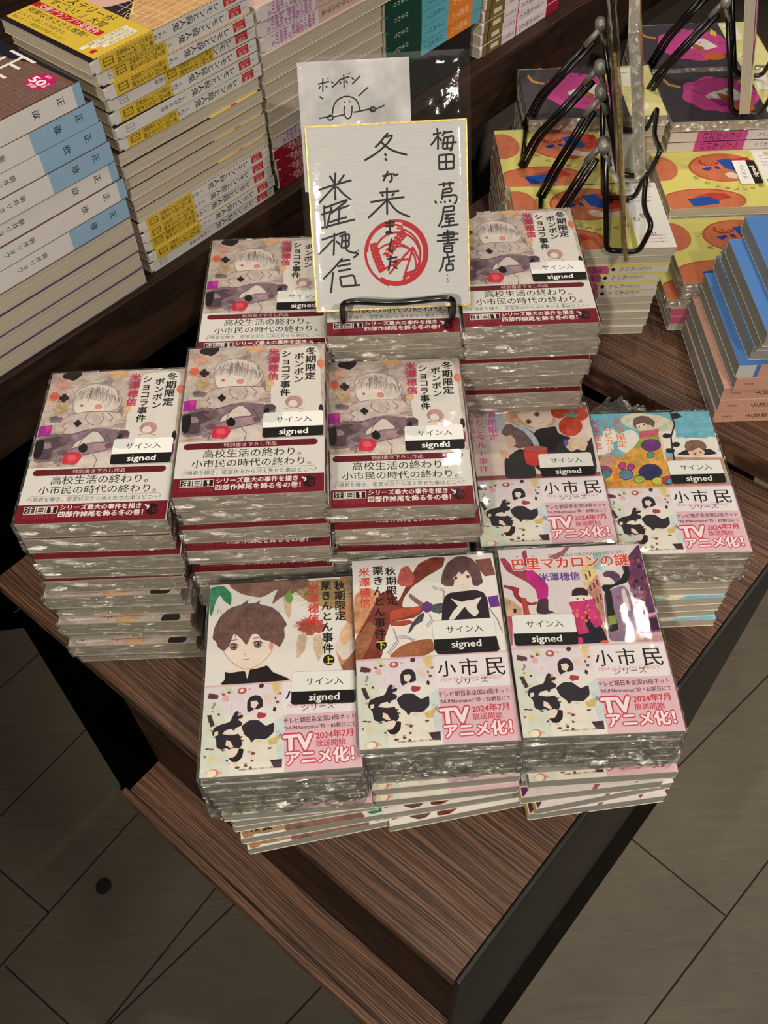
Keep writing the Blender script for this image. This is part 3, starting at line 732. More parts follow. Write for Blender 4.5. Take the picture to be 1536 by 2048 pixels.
def autumn2():
    A = Art([(80, 150), (1060, 100), (1270, 1410), (138, 1460)]); rd = random.Random(3)
    A.rect(0, 0, 105, 148, (236, 232, 227), .03)
    A.poly([(85, 540), (100, 380), (190, 330), (300, 380), (260, 520), (160, 640), (105, 660)], (222, 160, 116), .9)
    A.poly([(400, 440), (470, 300), (540, 170), (640, 125), (730, 125), (715, 195), (600, 260), (500, 330), (440, 410), (430, 470), (480, 475), (565, 462), (580, 500), (520, 545), (430, 560), (350, 575), (310, 690), (290, 830), (105, 845), (100, 700), (180, 560), (270, 380), (350, 340)], (138, 66, 54), .95)
    A.poly([(420, 200), (470, 180), (520, 260), (500, 320), (430, 330), (390, 300)], (196, 96, 88), .8); A.poly([(105, 700), (200, 560), (250, 600), (210, 720), (150, 840), (105, 840)], (168, 108, 78), .9)
    A.poly([(345, 500), (460, 470), (560, 472), (555, 505), (440, 545), (345, 565)], (190, 84, 56), .7); A.poly([(350, 572), (480, 560), (520, 580), (440, 602), (350, 600)], (176, 74, 56), .7)
    A.poly([(480, 370), (560, 430), (590, 450), (575, 480), (520, 440), (475, 400)], (150, 110, 108), .7)
    A.poly([(570, 450), (605, 430), (645, 452), (640, 500), (600, 512), (568, 490)], (104, 62, 128), .7)
    A.poly([(640, 455), (720, 442), (740, 500), (690, 520), (640, 505)], (82, 96, 96), .8); A.poly([(590, 510), (575, 570), (520, 600), (495, 640), (470, 660), (490, 600), (520, 560), (555, 520)], (70, 72, 84), .8)
    A.poly([(330, 822), (420, 740), (520, 705), (640, 690), (665, 770), (600, 810)], (168, 104, 72), .9)
    A.poly([(940, 145), (1050, 135), (1090, 250), (1010, 262), (960, 200)], (140, 86, 78), .8); A.poly([(1030, 405), (1100, 392), (1125, 470), (1050, 480)], (112, 56, 150), .8)
    for P in ([(640, 330), (720, 350), (720, 430)], [(380, 680), (450, 670), (520, 700)], [(330, 790), (400, 700), (370, 620)], [(1040, 480), (1100, 560), (1130, 640)], [(600, 600), (640, 560), (620, 520)]): A.line(P, 1.0, (150, 180, 190), .6); A.line([(x + 8, y + 14) for x, y in P], .6, (196, 130, 130), .6)
    A.poly([(770, 290), (800, 215), (900, 210), (920, 290), (905, 325), (862, 352), (830, 345), (790, 318)], (242, 228, 214), .05)
    A.poly([(838, 335), (895, 325), (900, 375), (840, 385)], (238, 222, 206))
    A.poly([(700, 310), (712, 230), (745, 165), (800, 125), (860, 118), (920, 138), (965, 190), (985, 250), (998, 305), (960, 330), (925, 322), (912, 260), (880, 215), (850, 250), (830, 225), (800, 262), (790, 330), (740, 330)], (106, 78, 80), .9)
    for cx, cy in ((806, 272), (890, 262)): A.ell(cx, cy, 18, 13, (226, 208, 196)); A.ell(cx, cy, 12, 12, (140, 98, 84)); A.ell(cx, cy, 6, 7, (46, 30, 32))
    A.line([(845, 318), (862, 315)], .5, (200, 110, 100))
    A.poly([(708, 570), (712, 470), (728, 400), (760, 375), (840, 365), (940, 355), (1000, 370), (1030, 420), (1050, 560), (1100, 700), (1125, 792), (660, 808), (700, 700)], (46, 32, 46), .25)
    A.poly([(765, 410), (850, 440), (880, 428), (925, 425), (992, 400), (950, 470), (972, 512), (940, 545), (890, 500), (870, 470), (830, 520), (795, 562), (755, 562), (790, 500), (825, 465)], (236, 228, 220), .05)
    A.vt('秋期限定', (345, 188), (366, 458), (26, 22, 22), .022); A.vt('栗きんとん事件', (258, 182), (282, 692), (26, 22, 22), .022); A.vt('米澤穂信', (163, 192), (176, 478), (222, 68, 66), .018)
    A.ell(287, 732, 38, 36, (26, 22, 22)); A.vt('下', (287, 700), (288, 766), (236, 222, 60), .02)
    return A
def macaron():
    A = Art(QH); rd = random.Random(6)
    A.rect(0, 0, 105, 148, (222, 212, 214), .08)
    A.poly([(130, 205), (170, 200), (220, 260), (300, 290), (305, 240), (285, 160), (318, 140), (332, 245), (370, 290), (420, 330), (472, 388), (462, 480), (400, 490), (385, 420), (330, 370), (250, 330), (180, 290)], (160, 62, 82), .85)
    A.poly([(310, 290), (350, 280), (400, 320), (474, 388), (470, 480), (402, 490), (385, 410), (330, 350)], (196, 36, 136), .5)
    A.poly([(402, 485), (474, 478), (472, 560), (524, 578), (450, 590), (400, 585), (388, 560)], (74, 50, 62), .8)
    A.poly([(470, 190), (560, 155), (600, 115), (628, 118), (580, 180), (540, 205), (480, 215)], (160, 92, 96), .8)
    A.poly([(158, 385), (240, 400), (272, 410), (262, 450), (300, 490), (350, 510), (392, 502), (395, 520), (340, 528), (280, 515), (235, 470), (222, 425), (160, 402)], (160, 44, 56), .7)
    A.poly([(285, 470), (320, 480), (345, 590), (300, 592)], (196, 70, 64), .8); A.poly([(160, 470), (225, 498), (285, 545), (295, 598), (172, 600)], (216, 176, 146), .8); A.poly([(228, 550), (250, 552), (250, 580), (230, 580)], (60, 30, 50))
    A.poly([(175, 600), (220, 602), (225, 800), (215, 810)], (190, 90, 110), .9)
    A.poly([(785, 165), (900, 155), (905, 240), (860, 290), (800, 270)], (160, 198, 194), .6)
    A.poly([(700, 290), (725, 250), (758, 165), (795, 240), (815, 300), (770, 360), (735, 420)], (226, 206, 140), .8)
    A.poly([(735, 420), (815, 300), (850, 420), (870, 600), (892, 790), (860, 700), (800, 560)], (206, 146, 124), .85)
    for x, y in ((735, 310), (760, 290), (765, 390), (790, 370), (812, 350), (792, 480), (815, 470), (838, 450), (820, 560)): A.line([(x, y), (x + 8, y + 38)], 1.3, (96, 54, 70))
    A.poly([(985, 250), (1040, 180), (1110, 95), (1150, 200), (1275, 560), (1240, 600), (1110, 592), (1080, 480), (1045, 390)], (104, 54, 92), .9)
    for i in range(60):
        x, y = rd.uniform(1030, 1230), rd.uniform(190, 580)
        if x < 1000 + (y - 180) * .2 or x > 1120 + (y - 150) * .33: continue
        s_ = rd.uniform(12, 26); A.poly([(x, y), (x + s_, y - 3), (x + s_ + 4, y + s_), (x + 3, y + s_ + 3)], rd.choice([(60, 30, 60), (150, 60, 110), (120, 50, 130), (170, 90, 120), (34, 24, 38), (140, 110, 130), (190, 40, 80)]), .5)
    A.poly([(1085, 600), (1230, 575), (1242, 602), (1100, 628)], (216, 160, 170), .6); A.poly([(1105, 628), (1250, 596), (1275, 715), (1120, 735)], (150, 76, 160), .9); A.poly([(1180, 620), (1240, 610), (1260, 700), (1200, 710)], (60, 30, 60), .8); A.poly([(1050, 730), (1275, 715), (1280, 780), (1040, 785)], (206, 160, 156), .9)
    A.poly([(860, 440), (1000, 385), (1040, 430), (1065, 520), (1100, 690), (1080, 775), (905, 782), (880, 620)], (146, 118, 146), .6)
    A.ell(885, 345, 34, 36, (240, 224, 212)); A.poly([(852, 310), (880, 288), (930, 288), (975, 315), (985, 350), (950, 380), (930, 350), (895, 330), (870, 335)], (96, 66, 90), .8)
    A.poly([(848, 400), (860, 385), (930, 385), (980, 350), (1010, 290), (1005, 245), (1030, 245), (1050, 310), (1028, 370), (930, 400), (880, 440), (855, 425)], (24, 22, 28), .3)
    A.poly([(868, 420), (915, 425), (935, 560), (972, 700), (900, 716), (885, 560)], (30, 28, 32), .3); A.poly([(893, 605), (944, 598), (956, 655), (898, 668)], (138, 158, 62), .5)
    A.poly([(985, 420), (1010, 410), (1035, 490), (1055, 570), (1030, 560), (1005, 520)], (226, 206, 210), .3)
    for x, y in ((966, 472), (985, 546)): A.ell(x, y, 13, 12, (176, 60, 96))
    A.poly([(630, 480), (650, 440), (750, 435), (770, 475), (750, 500), (650, 505)], (240, 226, 216)); A.poly([(636, 465), (640, 425), (670, 405), (715, 405), (748, 425), (755, 462), (700, 458)], (52, 30, 38), .4)
    for x in (678, 722): A.ell(x, 484, 9, 5, (150, 60, 60))
    A.ell(630, 484, 14, 14, (240, 226, 216)); A.ell(766, 476, 14, 14, (240, 226, 216))
    A.poly([(640, 570), (760, 560), (862, 700), (898, 788), (680, 798)], (22, 22, 44), .2)
    A.poly([(612, 505), (700, 500), (790, 480), (830, 590), (862, 660), (800, 690), (745, 580), (730, 650), (765, 720), (682, 732), (655, 640), (640, 560)], (208, 56, 116), .9)
    for i in range(16): x, y = rd.uniform(640, 800), rd.uniform(510, 640); A.poly([(x, y), (x + 16, y - 4), (x + 19, y + 14), (x + 3, y + 17)], rd.choice([(232, 100, 130), (236, 130, 90), (180, 40, 130)]), .3)
    A.ell(695, 775, 24, 24, (222, 50, 140), .3); A.ell(870, 783, 30, 12, (232, 100, 70), .3)
    A.ht('THE PARIS MACARON MYSTERY', (470, 186), (1015, 152), (150, 140, 150), 0, hs=1.0)
    A.ht('巴里マカロンの謎', (222, 248), (1036, 208), (218, 66, 50), .03, hs=1.0, out=(236, 226, 222), ow=.07)
    A.vt('o', (258, 176), (260, 200), (218, 66, 50)); A.vt('o', (366, 172), (368, 196), (218, 66, 50))
    A.ht('米澤穂信', (408, 336), (692, 322), (92, 46, 150), .02, hs=1.0)
    return A
def spring():
    A = Art([(205, 200), (1100, 155), (1345, 1250), (325, 1295)]); rd = random.Random(8)
    A.rect(0, 0, 105, 148, (228, 208, 200), .25)
    A.poly([(270, 740), (1215, 700), (1225, 745), (275, 780)], (150, 90, 84), .7)
    A.ell(430, 320, 70, 80, (186, 196, 206), .4, wob=.4); A.ell(950, 200, 160, 60, (196, 84, 62), .8, wob=.2)
    A.poly([(730, 370), (880, 340), (900, 400), (1120, 470), (1150, 420), (1200, 720), (980, 735), (760, 700), (640, 560), (690, 480)], (46, 42, 48), .6)
    A.poly([(500, 300), (515, 215), (640, 185), (845, 165), (880, 240), (885, 300), (860, 335), (700, 360), (640, 335), (545, 320)], (224, 178, 146), .9)
    A.poly([(590, 262), (640, 210), (830, 195), (868, 250), (850, 310), (800, 348), (740, 360), (660, 330)], (240, 218, 202), .08)
    for cx, cy in ((740, 250), (678, 308)): A.ell(cx, cy, 28, 22, (222, 204, 190)); A.ell(cx, cy, 21, 18, (128, 96, 92)); A.ell(cx, cy, 8, 8, (54, 38, 40))
    A.line([(762, 322), (788, 312)], .5, (190, 110, 100))
    A.poly([(860, 260), (885, 290), (870, 330), (850, 330)], (226, 170, 150), .4)
    A.poly([(470, 395), (510, 330), (580, 325), (650, 350), (715, 390), (722, 440), (700, 495), (610, 520), (560, 500), (545, 440), (500, 420)], (126, 98, 104), .9)
    A.poly([(498, 430), (545, 410), (580, 450), (585, 490), (545, 512), (505, 500), (512, 470)], (226, 188, 170), .2)
    A.poly([(550, 325), (640, 345), (700, 390), (745, 450), (768, 515), (730, 530), (700, 450), (640, 380), (570, 350)], (186, 204, 216), .5)
    A.poly([(500, 600), (610, 520), (680, 540), (720, 640), (745, 750), (512, 758), (500, 680)], (50, 46, 50), .6)
    A.poly([(428, 492), (515, 480), (522, 560), (480, 595), (436, 590)], (236, 220, 196), .2); A.poly([(462, 545), (500, 530), (545, 560), (530, 600), (480, 590)], (226, 186, 166), .2)
    A.poly([(640, 520), (730, 540), (815, 500), (822, 545), (790, 600), (740, 660), (660, 640)], (208, 62, 56), .6); A.ell(730, 520, 88, 24, (190, 100, 96), .3)
    for cx, cy, r_ in ((905, 225, 62), (990, 342, 88), (1070, 250, 52)): A.ell(cx, cy, r_, r_ * .9, (202, 74, 56), .8, wob=.08, n=24)
    A.ell(1045, 180, 40, 22, (110, 150, 176), .6); A.poly([(935, 240), (985, 248), (1010, 215), (1015, 250), (1070, 245), (1030, 268), (1000, 275), (955, 266)], (106, 158, 150), .4)
    A.poly([(945, 470), (1000, 430), (1060, 420), (1125, 470), (1100, 540), (1040, 520), (1000, 545), (960, 510)], (226, 200, 172), .6); A.ell(958, 470, 18, 26, (100, 90, 170), .5)
    A.vt('春期限定', (400, 232), (422, 462), (222, 60, 150), .012); A.vt('いちごタルト事件', (304, 232), (352, 712), (222, 60, 150), .012); A.vt('米澤穂信', (228, 238), (252, 474), (222, 92, 72), .006)
    return A
def summer():
    A = Art([(148, 190), (1065, 148), (1405, 1245), (400, 1290)]); rd = random.Random(12)
    A.rect(0, 0, 105, 148, (118, 186, 208), .6)
    for c in ((250, 440, 110, 80), (330, 360, 60, 60), (470, 400, 90, 90), (980, 430, 170, 70), (1100, 400, 70, 50), (850, 420, 90, 60), (760, 360, 70, 120), (1000, 500, 200, 60)): A.ell(*c, (236, 230, 220), .15, wob=.15, seed=int(c[0]))
    A.poly([(210, 520), (700, 520), (1200, 515), (1240, 745), (270, 780)], (198, 150, 126), .8)
    A.ell(610, 250, 205, 72, (224, 214, 186), .5, rot=.12, wob=.1); A.ell(600, 262, 170, 50, (186, 206, 190), .5, rot=.12); A.ell(600, 250, 130, 52, (226, 216, 190), .4)
    A.poly([(498, 262), (506, 215), (560, 192), (620, 200), (668, 240), (660, 290), (628, 262), (560, 300), (520, 300)], (120, 96, 92), .7)
    A.poly([(520, 270), (570, 250), (612, 262), (605, 292), (570, 305), (535, 298)], (240, 216, 196)); A.ell(585, 266, 7, 6, (90, 60, 50)); A.ell(548, 284, 6, 5, (90, 60, 50))
    A.poly([(548, 318), (620, 312), (695, 292), (712, 350), (722, 420), (760, 520), (790, 700), (780, 750), (300, 775), (270, 660), (440, 510), (520, 440), (552, 380)], (218, 164, 74), .9)
    A.poly([(548, 318), (620, 312), (695, 292), (705, 345), (640, 372), (552, 376)], (206, 96, 110), .5); A.poly([(552, 378), (705, 348), (716, 400), (640, 440), (500, 460), (530, 420)], (150, 172, 72), .6)
    A.poly([(690, 320), (712, 310), (735, 420), (762, 545), (745, 545), (715, 430)], (236, 208, 186), .1)
    for cx, cy, rx, ry, c in ((640, 428, 70, 44, (112, 60, 128)), (640, 642, 82, 60, (52, 52, 104)), (640, 505, 24, 24, (80, 160, 150)), (300, 640, 50, 34, (200, 60, 150)), (300, 660, 44, 32, (70, 130, 150)), (462, 665, 46, 40, (90, 130, 160)), (430, 595, 24, 26, (190, 60, 150)), (495, 605, 24, 22, (190, 60, 150)), (700, 712, 44, 28, (206, 206, 70)), (560, 700, 40, 26, (170, 190, 80)), (775, 705, 44, 30, (206, 60, 110)), (785, 712, 24, 20, (90, 150, 180))):
        A.ell(cx, cy, rx + 5, ry + 5, (60, 40, 50), .4, wob=.1); A.ell(cx, cy, rx, ry, c, .7, wob=.1)
    A.line([(780, 160), (815, 260), (790, 360), (800, 440), (820, 545)], 1.4, (40, 34, 42))
    for c in ((822, 190, 40, 24), (758, 350, 32, 20), (830, 420, 30, 20), (785, 468, 34, 20)): A.ell(*c, (44, 38, 46), .5, wob=.3, seed=c[0])
    A.poly([(828, 505), (900, 460), (960, 450), (1090, 450), (1145, 488), (1060, 500)], (44, 40, 48), .4)
    A.ell(985, 480, 62, 32, (236, 192, 168), .2); A.poly([(893, 440), (900, 400), (940, 382), (1000, 380), (1050, 405), (1062, 440), (1040, 460), (1000, 440), (950, 470), (915, 470)], (128, 100, 84), .8); A.ell(975, 492, 8, 6, (90, 50, 40)); A.ell(1015, 480, 8, 6, (90, 50, 40))
    A.vt('夏期限定', (375, 215), (432, 452), (228, 116, 48), .012); A.vt('トロピカルパフェ事件', (290, 225), (402, 762), (228, 116, 48), .010); A.vt('米澤穂信', (196, 226), (246, 470), (210, 60, 64), .008)
    return A
def plain_spine(title, author, ctop, c=(40, 36, 36), bg=None):
    def f(T):
        A = Art(None, T, 148, clip=(0, 0, T, 148))
        if bg: A.rect(0, 0, T, 148, bg)
        if ctop: A.rect(0, 0, T, 9, ctop)
        A.vt(title, (T / 2, 14), (T / 2, 14 + 7 * len(title)), c, px=False); A.vt(author, (T / 2, 100), (T / 2, 100 + 5 * len(author)), c, px=False); return A
    return f
YS = (222, 190, 70)
def cov(front, sp=(226, 200, 110), base=(230, 224, 214)):
    return dict(front_base=base, spine_base=sp, back_base=base, front=front, spine=plain_spine('小市民', '米澤穂信', None))
STK = sticker_mesh()
kind('winter', 'paperback_book', .105, .148, .0175, WIN_C, WIN_B, (97.6, 148))
kind('autumn_boy', 'paperback_book', .105, .148, .0122, cov(autumn1()), ANI_B, pages=M_PAGEG)
kind('autumn_girl', 'paperback_book', .105, .148, .0128, cov(autumn2()), ANI_B, pages=M_PAGEG)
kind('street', 'paperback_book', .105, .148, .0132, cov(macaron()), ANI_B, pages=M_PAGEG)
kind('spring', 'paperback_book', .105, .148, .0115, cov(spring()), ANI_B)
kind('summer', 'paperback_book', .105, .148, .0108, cov(summer()), ANI_B)

# --- back-left table books
def choc_front():
    A = Art(None); A.rect(0, 0, 105, 148, (112, 84, 74), .2)
    for i in range(8):
        for j in range(10):
            A.rect(3 + i * 13 + .7, 8 + j * 14 + .7, 3 + i * 13 + 12.3, 8 + j * 14 + 13.3, (126, 98, 88), .2); A.rect(3 + i * 13 + 1.8, 8 + j * 14 + 1.8, 3 + i * 13 + 11.2, 8 + j * 14 + 12.2, (114, 86, 78), .15)
    A.mm([(0, 0), (105, 0), (105, 3), (60, 4), (40, 12), (18, 14), (0, 30)], (34, 30, 42), .3)
    A.vt('正欲', (46, -2), (46, 72), (232, 228, 218), .0, px=False); A.ell(85, 17, 10.5, 10.5, (196, 24, 96), .1, 34, px=False, wob=.05)
    A.ht('50', (76.5, 17.5), (90, 17.5), (244, 238, 240), .03, px=False, h=10.5); A.vt('万部', (92.5, 14.5), (92.5, 21.5), (244, 238, 240), px=False); A.ht('累計', (82, 10), (88, 10), (244, 238, 240), .01, px=False); A.ht('突破', (81, 24.2), (89, 24.2), (244, 238, 240), .01, px=False)
    A.vt('朝井リョウ', (78, 60), (78, 90), (232, 228, 218), px=False); return A
def choc_spine(T):
    A = Art(None, T, 148, clip=(0, 0, T, 148)); A.rect(0, 0, T, 56, (146, 182, 212), .06); A.rect(0, 56, T, 148, (222, 220, 218), .04)
    A.vt('正', (T * .42, 11), (T * .42, 18), (30, 36, 50), px=False); A.vt('欲', (T * .45, 30), (T * .45, 37), (30, 36, 50), px=False)
    A.vt('朝井リョウ', (T * .45, 78), (T * .45, 106), (40, 42, 50), px=False, wx=.9); A.vt('あ', (T * .45, 127), (T * .45, 131), (90, 88, 88), px=False); A.ht('78', (T * .3, 134), (T * .6, 134), (90, 88, 88), px=False); return A
def choc_spine_full(T):
    A = Art(None, T, 148, clip=(0, 0, T, 148)); A.rect(0, 0, T, 7, (146, 182, 212), .06); A.rect(0, 7, T, 148, (222, 220, 218), .04)
    A.vt('正', (T * .42, 15), (T * .42, 22), (30, 36, 50), px=False); A.vt('欲', (T * .45, 36), (T * .45, 43), (30, 36, 50), px=False)
    A.vt('朝井リョウ', (T * .45, 86), (T * .45, 114), (40, 42, 50), px=False, wx=.9); return A
CB = dict(front_base=(112, 84, 74), spine_base=(146, 182, 212), back_base=(34, 44, 96), edge=(60, 60, 110), front=choc_front(), spine=choc_spine)
kind('choc', 'paperback_book', .107, .152, .0161, CB)
kind('choc_white', 'paperback_book', .107, .152, .0161, dict(CB, spine=choc_spine_full, spine_base=(216, 214, 212)))
def lemon_front():
    A = Art(None); rd = random.Random(5); A.rect(0, 0, 105, 148, (52, 40, 48), .5)
    A.mm([(60, 0), (105, 0), (105, 90), (80, 92), (50, 60)], (206, 160, 110), .5)
    for i in range(9): A.line([(50 + i * 7, 4), (62 + i * 6, 88)], .6, (236, 206, 150), px=False); A.line([(48, 8 + i * 9), (105, 2 + i * 9)], .5, (236, 206, 150), px=False)
    A.ell(30, 60, 26, 40, (216, 176, 160), .1, px=False); A.mm([(0, 0), (40, 0), (22, 60), (0, 96)], (38, 30, 40), .5)
    A.line([(60, 70), (72, 82), (86, 78), (70, 84), (76, 94)], 1.2, (232, 214, 140), px=False)
    A.rect(0, 142, 105, 148, (36, 26, 32)); return A
def lemon_band_front():
    A = Art(None); A.rect(0, 92, 105, 143, (216, 184, 66), .04)
    A.ht('ミステリーが', (8, 97), (70, 97), (30, 26, 24), .01, px=False, hs=1.0); A.ht('すごい！』大賞', (8, 106.5), (72, 106.5), (30, 26, 24), .01, px=False)
    A.rect(0, 113, 80, 120, (190, 30, 44)); A.ht('文庫グランプリ受賞作', (6, 116.5), (76, 116.5), (240, 230, 220), .015, px=False)
    A.ht('斉藤なぎささん推薦！', (4, 125), (74, 125), (30, 26, 24), .006, px=False, hs=.9); A.ht('どんでん返しが大好きな', (3, 132.5), (58, 132.5), (60, 50, 30), -.002, px=False, hs=.9); A.ht('私にとって最高の作品でした！', (3, 138.5), (64, 138.5), (60, 50, 30), -.002, px=False, hs=.9)
    for i, x in enumerate((84, 89, 94)): A.rect(x, 97, x + 4, 140 - i * 6, (238, 232, 218)); A.vt('三幅対四幅対五幅対の展開に', (x + 2, 98), (x + 2, 136 - i * 6), (50, 40, 40), px=False); A.rect(x, 134, x + 4, 139, (190, 30, 44)) if i == 2 else None
    return A
def lemon_spine(T):
    A = Art(None, T, 148, clip=(0, 0, T, 148)); A.rect(0, 0, T, 148, (214, 212, 210), .03)
    A.rect(T * .12, 9, T * .8, 22, (186, 48, 56)); A.vt('このミス', (T * .3, 10), (T * .3, 21), (230, 190, 186), px=False); A.vt('大賞', (T * .62, 11), (T * .62, 20), (230, 190, 186), px=False); A.vt('くろが', (T * .5, 2), (T * .5, 8), (120, 116, 114), px=False)
    A.vt('レモンと殺人鬼', (T * .48, 26), (T * .48, 74), (36, 34, 40), .008, px=False, size=1.0); A.vt('くわがきあゆ', (T * .5, 80), (T * .5, 107), (60, 58, 62), px=False)
    A.rect(T * .25, 133, T * .75, 141, (150, 146, 140)); A.rect(T * .3, 133.7, T * .7, 140.3, (214, 212, 210)); A.vt('宝島文庫', (T * .5, 134), (T * .5, 140), (70, 66, 64), px=False); return A
def lemon_band_spine(T):
    A = Art(None, T, 148, clip=(0, 0, T, 148)); A.rect(0, 92, T, 143, (216, 184, 66), .04)
    A.vt('文庫グランプリ受賞作', (T * .3, 94), (T * .3, 128), (40, 32, 24), .008, px=False, wx=1.3); A.vt('第２回このミス大賞', (T * .72, 94), (T * .72, 128), (40, 32, 24), .008, px=False, wx=1.3)
    A.rect(T * .22, 131, T * .74, 140, (90, 70, 30)); A.rect(T * .28, 131.8, T * .68, 139.2, (216, 184, 66)); A.vt('宝島文庫', (T * .48, 132), (T * .48, 139), (70, 56, 30), px=False); return A
LC = dict(front_base=(52, 40, 48), spine_base=(214, 212, 210), back_base=(206, 170, 130), edge=(214, 196, 170), front=lemon_front(), spine=lemon_spine)
LB = dict(front_base=(216, 184, 66), spine_base=(216, 184, 66), back_base=(216, 184, 66), edge=(236, 206, 90), front=lemon_band_front(), spine=lemon_band_spine)
kind('lemon', 'paperback_book', .106, .151, .0101, LC, LB, (92, 143))
def liar_spine(T):
    A = Art(None, T, 148, clip=(0, 0, T, 148)); A.rect(0, 0, T, 82, (206, 178, 168), .1); A.rect(0, 82, T, 148, (216, 210, 214))
    A.vt('六人の嘘つきな大学生', (T * .5, 16), (T * .5, 78), (50, 44, 48), .004, px=False); A.vt('究極の心理戦、映画化！', (T * .3, 86), (T * .3, 140), (164, 60, 150), .01, px=False, wx=1.3); A.vt('伏線の狙撃手が仕掛ける', (T * .72, 86), (T * .72, 140), (164, 60, 150), .01, px=False, wx=1.3); return A
kind('liar', 'paperback_book', .106, .152, .0122, dict(front_base=(206, 178, 168), spine_base=(216, 210, 214), back_base=(226, 222, 220), front=None, spine=liar_spine))
def red_spine(T):
    A = Art(None, T, 148, clip=(0, 0, T, 148)); A.rect(0, 0, T, 148, (150, 28, 46), .05); A.vt('有栖川有栖の代表作！', (T * .35, 86), (T * .35, 140), (232, 214, 212), .01, px=False, wx=1.2); A.vt('本格ミステリの傑作短編', (T * .75, 86), (T * .75, 130), (220, 170, 170), px=False, wx=1.2); return A
kind('red', 'paperback_book', .106, .152, .0100, dict(front_base=(226, 210, 206), spine_base=(150, 28, 46), back_base=(226, 210, 206), front=None, spine=red_spine))
def teal_spine(T):
    A = Art(None, T, 148, clip=(0, 0, T, 148)); A.rect(0, 0, T, 16, (96, 160, 178)); A.rect(0, 16, T, 56, (222, 130, 52)); A.rect(0, 56, T, 98, (96, 176, 196), .05); A.rect(0, 98, T, 148, (24, 70, 56), .1)
    A.vt('リボルバー', (T * .5, 62), (T * .5, 92), (30, 60, 80), px=False); A.vt('原田マハ', (T * .5, 22), (T * .5, 50), (236, 206, 170), px=False); A.vt('ひまわり', (T * .5, 118), (T * .5, 140), (200, 214, 206), px=False); return A
kind('teal', 'paperback_book', .106, .152, .0140, dict(front_base=(60, 130, 150), spine_base=(24, 70, 56), back_base=(30, 60, 56), front=None, spine=teal_spine))
def gold_spine(T):
    A = Art(None, T, 148, clip=(0, 0, T, 148)); A.rect(0, 0, T, 26, (150, 30, 50)); A.rect(0, 26, T, 84, (218, 208, 214)); A.rect(0, 84, T, 86, (180, 30, 60)); A.rect(0, 86, T, 112, (216, 206, 212)); A.rect(0, 112, T, 148, (122, 104, 66), .8); A.rect(0, 138, T, 140, (60, 50, 34)); A.rect(T * .3, 118, T * .7, 132, (214, 204, 170), .3)
    A.vt('くるまの娘たち', (T * .5, 32), (T * .5, 80), (80, 70, 76), px=False); A.vt('宇佐見りん', (T * .5, 89), (T * .5, 110), (90, 80, 86), px=False); return A
kind('gold', 'paperback_book', .106, .152, .0118, dict(front_base=(226, 220, 214), spine_base=(218, 208, 214), back_base=(226, 220, 214), front=None, spine=gold_spine))
# --- right table books, artwork laid out as seen sideways: (x along the book height, y across)
def side(x, y): return (105 - y, x)
def tiger_front():
    A = Art(None); s = lambda P: [side(x, y) for x, y in P]
    A.rect(0, 0, 105, 148, (208, 200, 112), .05)
    def el(cx, cy, rx, ry, c, mot=.3, n=28): A.mm(s([(cx + rx * math.cos(6.283 * i / n), cy + ry * math.sin(6.283 * i / n)) for i in range(n)]), c, mot)
    el(4, 30, 20, 24, (190, 108, 76)); el(74, 32, 38, 27, (184, 84, 56)); el(75, 32, 36.5, 25.5, (196, 112, 76)); el(38, 92, 46, 22, (184, 84, 56)); el(38, 93, 44, 21, (196, 112, 76))
    A.line([side(*p) for p in ((52, 16), (50, 22), (56, 27), (66, 26), (72, 20), (80, 18))], 2.6, (178, 52, 38), px=False)
    for i in range(8): A.line([side(52 + i * 3.4, 20 + i % 2 * 3), side(53 + i * 3.4, 24 + i % 2 * 3)], .9, (60, 30, 34), px=False)
    A.mm(s([(50, 33), (60, 30), (62, 33), (56, 38), (53, 37)]), (34, 60, 140)); A.mm(s([(64, 29), (69, 29), (71, 35), (66, 35)]), (34, 60, 140))
    A.mm(s([(70, 18), (84, 15), (97, 18), (96, 36), (86, 40), (76, 34)]), (30, 76, 158), .2); A.mm(s([(84, 16), (106, 14), (108, 40), (94, 42), (92, 28)]), (182, 62, 44), .6)
    A.mm(s([(72, 44), (80, 42), (92, 48), (108, 44), (110, 52), (90, 56), (76, 52)]), (220, 200, 186), .6)
    A.mm(s([(22, 88), (46, 84), (56, 88), (54, 98), (26, 102)]), (30, 76, 158), .2); A.mm(s([(28, 86), (48, 78), (64, 80), (70, 88), (56, 92), (44, 84)]), (182, 62, 44), .6)
    for ch, x, y in zip('虎のたましい人魚の涙', (40, 50, 60, 69, 78, 87, 96, 106, 116, 123), (50, 60, 67, 71, 73, 73, 72, 68, 62, 54)): A.vt(ch, side(x - 3.6, y), side(x + 3.6, y), (60, 62, 40), px=False)
    A.vt('くどうれいん', side(30, 33), side(50, 10), (90, 88, 50), px=False, size=.8)
    A.mm([(0, 112), (105, 112), (105, 148), (0, 148)], (224, 222, 216))
    A.vt('の涙', side(114, 62), side(130, 52), (60, 62, 60), px=False); A.vt('田', side(126, 84), side(133, 84), (60, 62, 60), px=False)
    for i in range(4): A.vt('怒りと食べものと書くこと'[i:i + 7], side(118, 12 + i * 6), side(140, 12 + i * 6), (120, 118, 116), px=False)
    for i in range(3): A.vt('心がうごく日々を書いた', side(114, 86 + i * 5), side(142, 86 + i * 5), (206, 96, 92), px=False)
    A.vt('松浦弥', side(124, 8), side(144, 5), (214, 110, 100), px=False)
    return A
